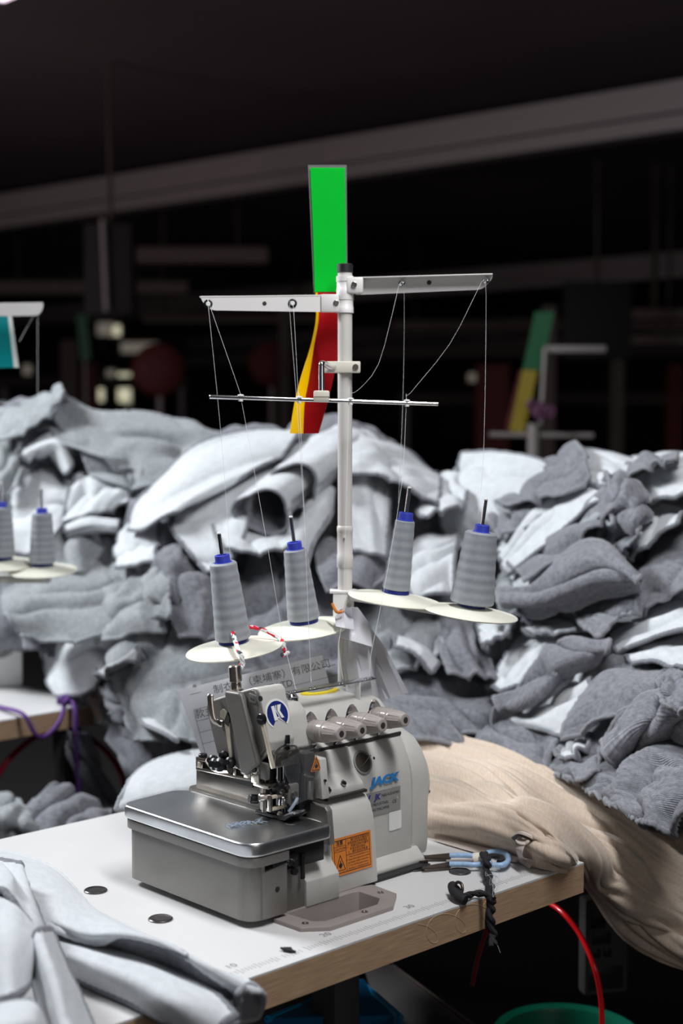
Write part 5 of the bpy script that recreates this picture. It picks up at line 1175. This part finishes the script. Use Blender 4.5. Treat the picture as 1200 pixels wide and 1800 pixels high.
piece('pale slanting panel above the large dark fold', [[(900, 965), (955, 905), (1010, 862), (1055, 848)], [(895, 985), (950, 930), (1010, 885), (1062, 862)], [(905, 1000), (965, 950), (1020, 905), (1066, 878)]], DR, LD, group=G, order=.09)
piece('dark knitted band slanting up to the right heap crest', [[(905, 988), (962, 935), (1020, 882), (1068, 836)], [(915, 1005), (975, 955), (1032, 908), (1078, 866)], [(925, 1022), (988, 975), (1040, 930), (1082, 890)]], DR, KN, group=G, order=.13)
piece('dark knitted lobe arching down from the crest', [[(1066, 834), (1105, 843), (1134, 872), (1134, 908)], [(1072, 868), (1098, 880), (1115, 900), (1120, 935)], [(1045, 945), (1068, 950), (1085, 955), (1096, 982)]], DR, KN, group=G, order=.12, dr=(.02, -.05, .02))
piece('small curled hem inside the hollow of the crest', [[(1022, 920), (1040, 900), (1060, 890), (1080, 895), (1087, 915), (1078, 933), (1066, 925)], [(1026, 935), (1045, 914), (1060, 903), (1072, 905), (1076, 917), (1072, 924), (1066, 918)]], DR, ('knitb', 'fleece', 'seaml'), group=G, order=.13, res=(14, 70), su=1, sv=1, dr=(0, -.03), side=0)
piece('pale garment topping the right edge of heap', [[(1078, 822), (1130, 803), (1215, 798)], [(1105, 850), (1150, 830), (1215, 822)], [(1135, 885), (1170, 875), (1215, 862)]], DR, LD, group=G, order=.02)
piece('dark rolled hem lying on the pale right-hand garment', [[(1090, 832), (1140, 805), (1190, 800)], [(1098, 842), (1145, 818), (1186, 812)]], DR, KN, group=G, order=.07, res=(14, 40))
piece('pale panel with grey hem beside the dark lobe', [[(1132, 885), (1170, 888), (1215, 900)], [(1120, 930), (1150, 925), (1200, 908)], [(1105, 978), (1135, 960), (1192, 922)]], DR, LD, group=G, order=.06)
piece('dark knitted sleeve crossing at right edge, mid height', [[(1106, 988), (1150, 955), (1215, 925)], [(1118, 1032), (1160, 1010), (1215, 985)], [(1125, 1080), (1160, 1058), (1215, 1032)]], DR, KN, group=G, order=.06)
piece('pale lining seen behind the big dark pocket fold', [[(890, 1025), (950, 985), (1005, 950), (1050, 945)], [(885, 1042), (940, 1025), (990, 990), (1050, 965)], [(895, 1050), (940, 1045), (1000, 1010), (1050, 985)]], DR, LF, group=G, order=.12)
piece('big dark knitted pocket fold in centre of right heap', [[(880, 1042), (938, 1034), (985, 988), (1030, 960), (1072, 966), (1122, 1012)], [(888, 1058), (945, 1052), (1000, 1022), (1050, 1000), (1090, 1005), (1120, 1022)], [(905, 1074), (950, 1080), (1010, 1066), (1060, 1045), (1095, 1036), (1118, 1030)]], DR, KN, group=G, order=.17, dr=(-.01, -.05, .02))
piece('dark knitted tail below the big pocket fold', [[(1012, 1070), (1070, 1045), (1124, 1022)], [(1018, 1092), (1065, 1078), (1120, 1062)], [(1040, 1114), (1062, 1122), (1094, 1092)]], DR, KN, group=G, order=.13, su=1.2, sv=1.15)
piece('grey knit turning down at left flank of right heap', [[(878, 1010), (895, 1000), (905, 1020)], [(875, 1050), (892, 1050), (910, 1060)], [(890, 1085), (905, 1085), (930, 1090)]], DR, KB, group=G, order=.10)
piece('pale rolled band in lower middle of right heap', [[(922, 1090), (965, 1092), (1010, 1095)], [(920, 1104), (968, 1106), (1012, 1106)], [(926, 1114), (968, 1116), (1008, 1112)]], DR, LF, group=G, order=.10, res=(20, 40))
piece('pale inside of the wide open lower garment', [[(925, 1108), (985, 1112), (1068, 1124)], [(885, 1165), (925, 1150), (985, 1132)], [(864, 1205), (895, 1212), (945, 1190)]], DR, LF, group=G, order=.11)
piece('dark knitted rim of the wide open lower garment', [[(1068, 1124), (1005, 1128), (965, 1134), (950, 1165), (922, 1205), (875, 1228)], [(1070, 1140), (1015, 1150), (985, 1168), (960, 1202), (925, 1232), (872, 1246)], [(1040, 1172), (1012, 1185), (988, 1202), (952, 1228), (915, 1247), (868, 1262)]], DR, KN, group=G, order=.17, dr=(0, -.03, .02))
piece('pale flat panel under the wide open garment', [[(872, 1252), (940, 1225), (1000, 1188), (1045, 1172)], [(895, 1268), (960, 1252), (1010, 1225), (1040, 1200)], [(955, 1285), (990, 1290), (1012, 1262), (1032, 1225)]], DR, LF, group=G, order=.14, su=1.03, sv=1.03)
piece('light grey knitted cuff at lower left of right heap', [[(876, 1256), (930, 1266), (992, 1288)], [(855, 1290), (915, 1300), (980, 1312)], [(836, 1322), (900, 1332), (960, 1347)]], DR, ('knit', 'fleece', 'seam'), group=G, order=.17, su=1.03, sv=1.03)
piece('pale strips fanning at right edge above ribbed knit', [[(1072, 1120), (1130, 1080), (1180, 1062), (1215, 1060)], [(1080, 1135), (1130, 1108), (1190, 1090), (1215, 1085)], [(1090, 1150), (1140, 1130), (1215, 1110)]], DR, LD, su=1.08, fold=(2.6, .012, .1), group=G, order=.10)
piece('pale fold with dark hem just above ribbed knit', [[(1090, 1140), (1150, 1118), (1215, 1120)], [(1105, 1158), (1160, 1145), (1215, 1150)], [(1120, 1170), (1160, 1165), (1215, 1175)]], DR, LD, group=G, order=.14)
piece('large ribbed knit garment at lower right', [[(1040, 1185), (1080, 1155), (1130, 1150), (1215, 1178)], [(1022, 1235), (1080, 1205), (1140, 1192), (1215, 1208)], [(992, 1300), (1045, 1262), (1115, 1232), (1215, 1240)]], DR, KN, group=G, order=.19, su=1.08)
piece('pale lining sliver in front of ribbed knit', [[(985, 1292), (1010, 1285), (1035, 1270)], [(975, 1318), (1005, 1318), (1035, 1295)], [(990, 1335), (1010, 1330), (1030, 1312)]], DR, LF, group=G, order=.18, res=(20, 30))
piece('rolled ribbed cuff at right edge, lower', [[(1165, 1190), (1190, 1178), (1215, 1182)], [(1162, 1215), (1190, 1212), (1215, 1215)], [(1178, 1245), (1195, 1250), (1215, 1250)]], DR, KN, group=G, order=.24)
piece('ribbed knit fold above the lowest garment', [[(1062, 1292), (1110, 1238), (1160, 1225), (1215, 1230)], [(1070, 1325), (1120, 1275), (1165, 1258), (1215, 1262)], [(1085, 1345), (1130, 1310), (1170, 1300), (1215, 1300)]], DR, KN, group=G, order=.22, dr=(-.01, -.04, .02))
piece('dark knitted sleeve slanting below the cuff', [[(1000, 1300), (1040, 1270), (1080, 1262)], [(970, 1350), (1020, 1335), (1060, 1320)], [(1000, 1372), (1030, 1375), (1055, 1355)]], DR, KN, group=G, order=.20)
piece('lowest ribbed knit garment resting on beige cloth', [[(1060, 1335), (1100, 1305), (1150, 1290), (1215, 1290)], [(1035, 1385), (1090, 1360), (1150, 1350), (1215, 1350)], [(1060, 1405), (1110, 1405), (1160, 1400), (1215, 1390)], [(1095, 1425), (1130, 1448), (1175, 1452), (1215, 1430)]], DR, KN, group=G, order=.24, su=1.15, sv=1.15, amp=.012)
# --- beige cloth
BG = ('beige', 'beige', 'beige')
D_ = lambda x, y, h: (x, y, float(T(x, y, TABZ+h).y))
piece('long beige jersey cloth trailing over right end of table', [
 [D_(690, 1300, .02), D_(780, 1306, .03), D_(900, 1333, .05), (1000, 1393, 2.24), (1100, 1440, 2.22), (1160, 1478, 2.24), (1220, 1520, 2.28)],
 [D_(712, 1335, .06), D_(800, 1345, .06), D_(900, 1378, .06), (1000, 1432, 2.12), (1090, 1490, 2.08), (1150, 1545, 2.10), (1220, 1600, 2.14)],
 [D_(735, 1380, .06), D_(810, 1397, .06), D_(900, 1427, .06), D_(980, 1465, .05), (1060, 1532, 2.04), (1120, 1592, 2.04), (1220, 1655, 2.08)],
 [D_(750, 1430, .04), D_(820, 1448, .04), D_(900, 1477, .035), D_(980, 1500, .03), (1045, 1548, 2.08), (1100, 1612, 2.06), (1220, 1680, 2.08)],
 [D_(752, 1458, .008), D_(820, 1474, .008), D_(900, 1500, .008), D_(985, 1517, .008), (1034, 1550, 2.13), (1082, 1615, 2.11), (1135, 1662, 2.10), (1220, 1700, 2.12)],
], 'D', BG, res=(110, 130), su=1.09, sv=1.01, f=(7, .8), amp=.004, fold=[(6, .008, .08), (15, .0085, -.10), (3, .010, .25), (26, .0028, -.05)], side=0, th_=.003, katt=.012, it=160, name='beige_cloth', cat='cloth', group=None, rim=1.0, kb=.35, seed=11)
piece('beige cloth end tucked behind right heap at right edge', [[(1070, 1445, 2.5), (1140, 1450, 2.5), (1220, 1465, 2.5)], [(1090, 1480, 2.45), (1150, 1490, 2.45), (1220, 1500, 2.45)], [(1110, 1510, 2.4), (1160, 1530, 2.4), (1220, 1545, 2.4)]], 'D', BG, su=1.2, f=(3, .5), name='beige_cloth', cat='cloth', group=None, th_=.003)
piece('beige cloth strip hanging from corner of left table', [[(150, 1185, 3.06), (185, 1190, 3.06), (225, 1225, 3.04)], [(165, 1235, 3.02), (195, 1245, 3.0), (235, 1265, 3.0)], [(200, 1300, 3.0), (222, 1300, 2.98), (250, 1310, 2.98)], [(235, 1350, 3.0), (255, 1345, 2.98), (275, 1340, 2.98)]], 'D', BG, name='beige_cloth', cat='cloth', group=None, th_=.003)
# --- cloth under the left table
piece('grey garment lying low beneath left table', [[(70, 1400, 2.75), (100, 1378, 2.75), (140, 1400, 2.75), (190, 1430, 2.75)], [(40, 1430, 2.65), (90, 1420, 2.65), (130, 1430, 2.65), (190, 1450, 2.65)], [(30, 1480, 2.6), (90, 1470, 2.6), (140, 1465, 2.6), (190, 1470, 2.6)]], 'D', KN, group='garments below the left table', su=1.15)
piece('shaded green-grey garment beneath left table, leftmost', [[(-10, 1395, 2.7), (30, 1405, 2.7), (60, 1440, 2.7)], [(-10, 1430, 2.6), (30, 1440, 2.6), (65, 1470, 2.6)], [(-10, 1480, 2.6), (30, 1490, 2.6), (60, 1500, 2.6)]], 'D', ('knitb', 'fleece', 'seam'), group='garments below the left table')
piece('dark grey strap of cloth hanging under left table', [[(118, 1290, 3.0), (135, 1290, 3.0), (155, 1292, 3.0)], [(128, 1350, 3.0), (150, 1345, 2.98), (175, 1345, 3.0)], [(150, 1410, 3.0), (175, 1410, 2.98), (205, 1412, 3.0)]], 'D', KN, group='garments below the left table')
# --- foreground garment
G = 'pale garment pieces in the foreground'
piece('pale grey sleeve lying along table at lower left', [
 [(-20, 1492, .004), (84, 1522, .004), (138, 1572, .004), (162, 1601, .004), (240, 1640, .004), (330, 1688, .004), (430, 1726, .004)],
 [(-20, 1520, .035), (84, 1550, .035), (150, 1596, .035), (240, 1640, .045), (325, 1684, .042), (452, 1742, .02)],
 [(-20, 1570, .05), (70, 1600, .05), (150, 1640, .048), (215, 1642, .055), (300, 1664, .055), (370, 1702, .045), (430, 1738, .025)],
 [(0, 1610, .045), (80, 1626, .045), (164, 1657, .035), (215, 1645, .052), (295, 1662, .052), (365, 1705, .042), (420, 1745, .02)]], 'T', ('fleece', 'knit', 'fleece'), fold=False, group=G, su=1.03, sv=1.03, order=0, name='pale_sleeve', res=(50, 90))
piece('shaded grey inside of the sleeve opening', [[(150, 1654, .030), (215, 1648, .046), (295, 1665, .046), (365, 1708, .036), (424, 1748, .016)], [(170, 1664, .006), (250, 1700, .005), (310, 1722, .005), (365, 1752, .005), (405, 1775, .004)]], 'T', ('knit', 'knit', 'seam'), fold=False, group=G, su=1, sv=1, name='pale_sleeve', res=(24, 70))
piece('pale lower layer of the sleeve opening near table edge', [[(75, 1634, .016), (172, 1661, .018), (256, 1690, .020), (320, 1717, .020), (375, 1748, .018), (412, 1785, .012)], [(85, 1665, .03), (160, 1690, .035), (240, 1720, .035), (310, 1757, .032), (390, 1800, .01)], [(105, 1700, .008), (150, 1727, .006), (224, 1760, .006), (300, 1800, .004), (370, 1840, -.01)]], 'T', LD, fold=False, group=G, su=1.03, sv=1.02, name='pale_sleeve', res=(40, 80))
piece('turned dark hem of sleeve hanging over table edge', [[(418, 1745, .024), (440, 1732, .026), (461, 1746, .018)], [(414, 1772, .004), (436, 1762, .004), (460, 1765, -.004)], [(352, 1800, .002), (408, 1798, -.01), (452, 1788, -.03)]], 'T', ('seam', 'fleece', 'seaml'), fold=False, group=G, su=1, sv=1, name='pale_sleeve', res=(24, 40))
piece('pale garment body filling lower left corner', [[(-20, 1540, .07), (12, 1545, .08), (40, 1590, .08), (78, 1638, .06)], [(-20, 1620, .10), (25, 1630, .10), (50, 1650, .09), (80, 1645, .07)], [(-20, 1760, .06), (20, 1752, .07), (48, 1730, .06), (60, 1690, .05)]], 'T', LF, fold=False, group=G, su=1.03, sv=1.03, name='pale_garment')
piece('narrow folded seam strip at left picture edge', [[(-20, 1512, .06), (14, 1516, .075), (36, 1520, .08), (38, 1538, .07)], [(-20, 1545, .09), (8, 1545, .10), (22, 1548, .10), (30, 1575, .09), (62, 1618, .08), (80, 1642, .07)], [(-20, 1560, .09), (2, 1565, .10), (14, 1572, .10), (36, 1602, .09), (60, 1635, .08)]], 'T', LD, fold=False, group=G, su=1.02, sv=1.02, name='pale_garment', res=(30, 60))
piece('pale lobe of garment drooping over table corner', [[(88, 1634, .07), (104, 1672, .06), (122, 1715, .05), (165, 1812, .02)], [(66, 1640, .095), (82, 1690, .085), (100, 1745, .07), (118, 1815, .05)], [(52, 1668, .06), (60, 1720, .045), (72, 1775, .03), (86, 1830, .02)]], 'T', LD, fold=False, group=G, su=1.03, sv=1.03, name='pale_garment')
piece('pale fold at bottom left corner of picture', [[(-20, 1770, .07), (35, 1762, .075), (66, 1772, .07), (90, 1830, .05)], [(-20, 1800, .10), (30, 1795, .10), (58, 1805, .09), (70, 1840, .07)], [(-20, 1840, .09), (25, 1835, .09), (50, 1850, .07)]], 'T', LF, fold=False, group=G, su=1.02, sv=1.02, name='pale_garment')
b = MB(); b.box((-.42, 2.95, .61), (1.75, 3.7, .65), M['dim'], .004, k=1)
for x in (-.36, 1.69):
    for y in (3.0, 3.65): b.box((x-.03, y-.03, 0), (x+.03, y+.03, .61), M['dim'], k=1)
tagp(b.build('work_bench'), 'dark low bench carrying the cloth heaps, hardly seen behind the machine', 'bench')
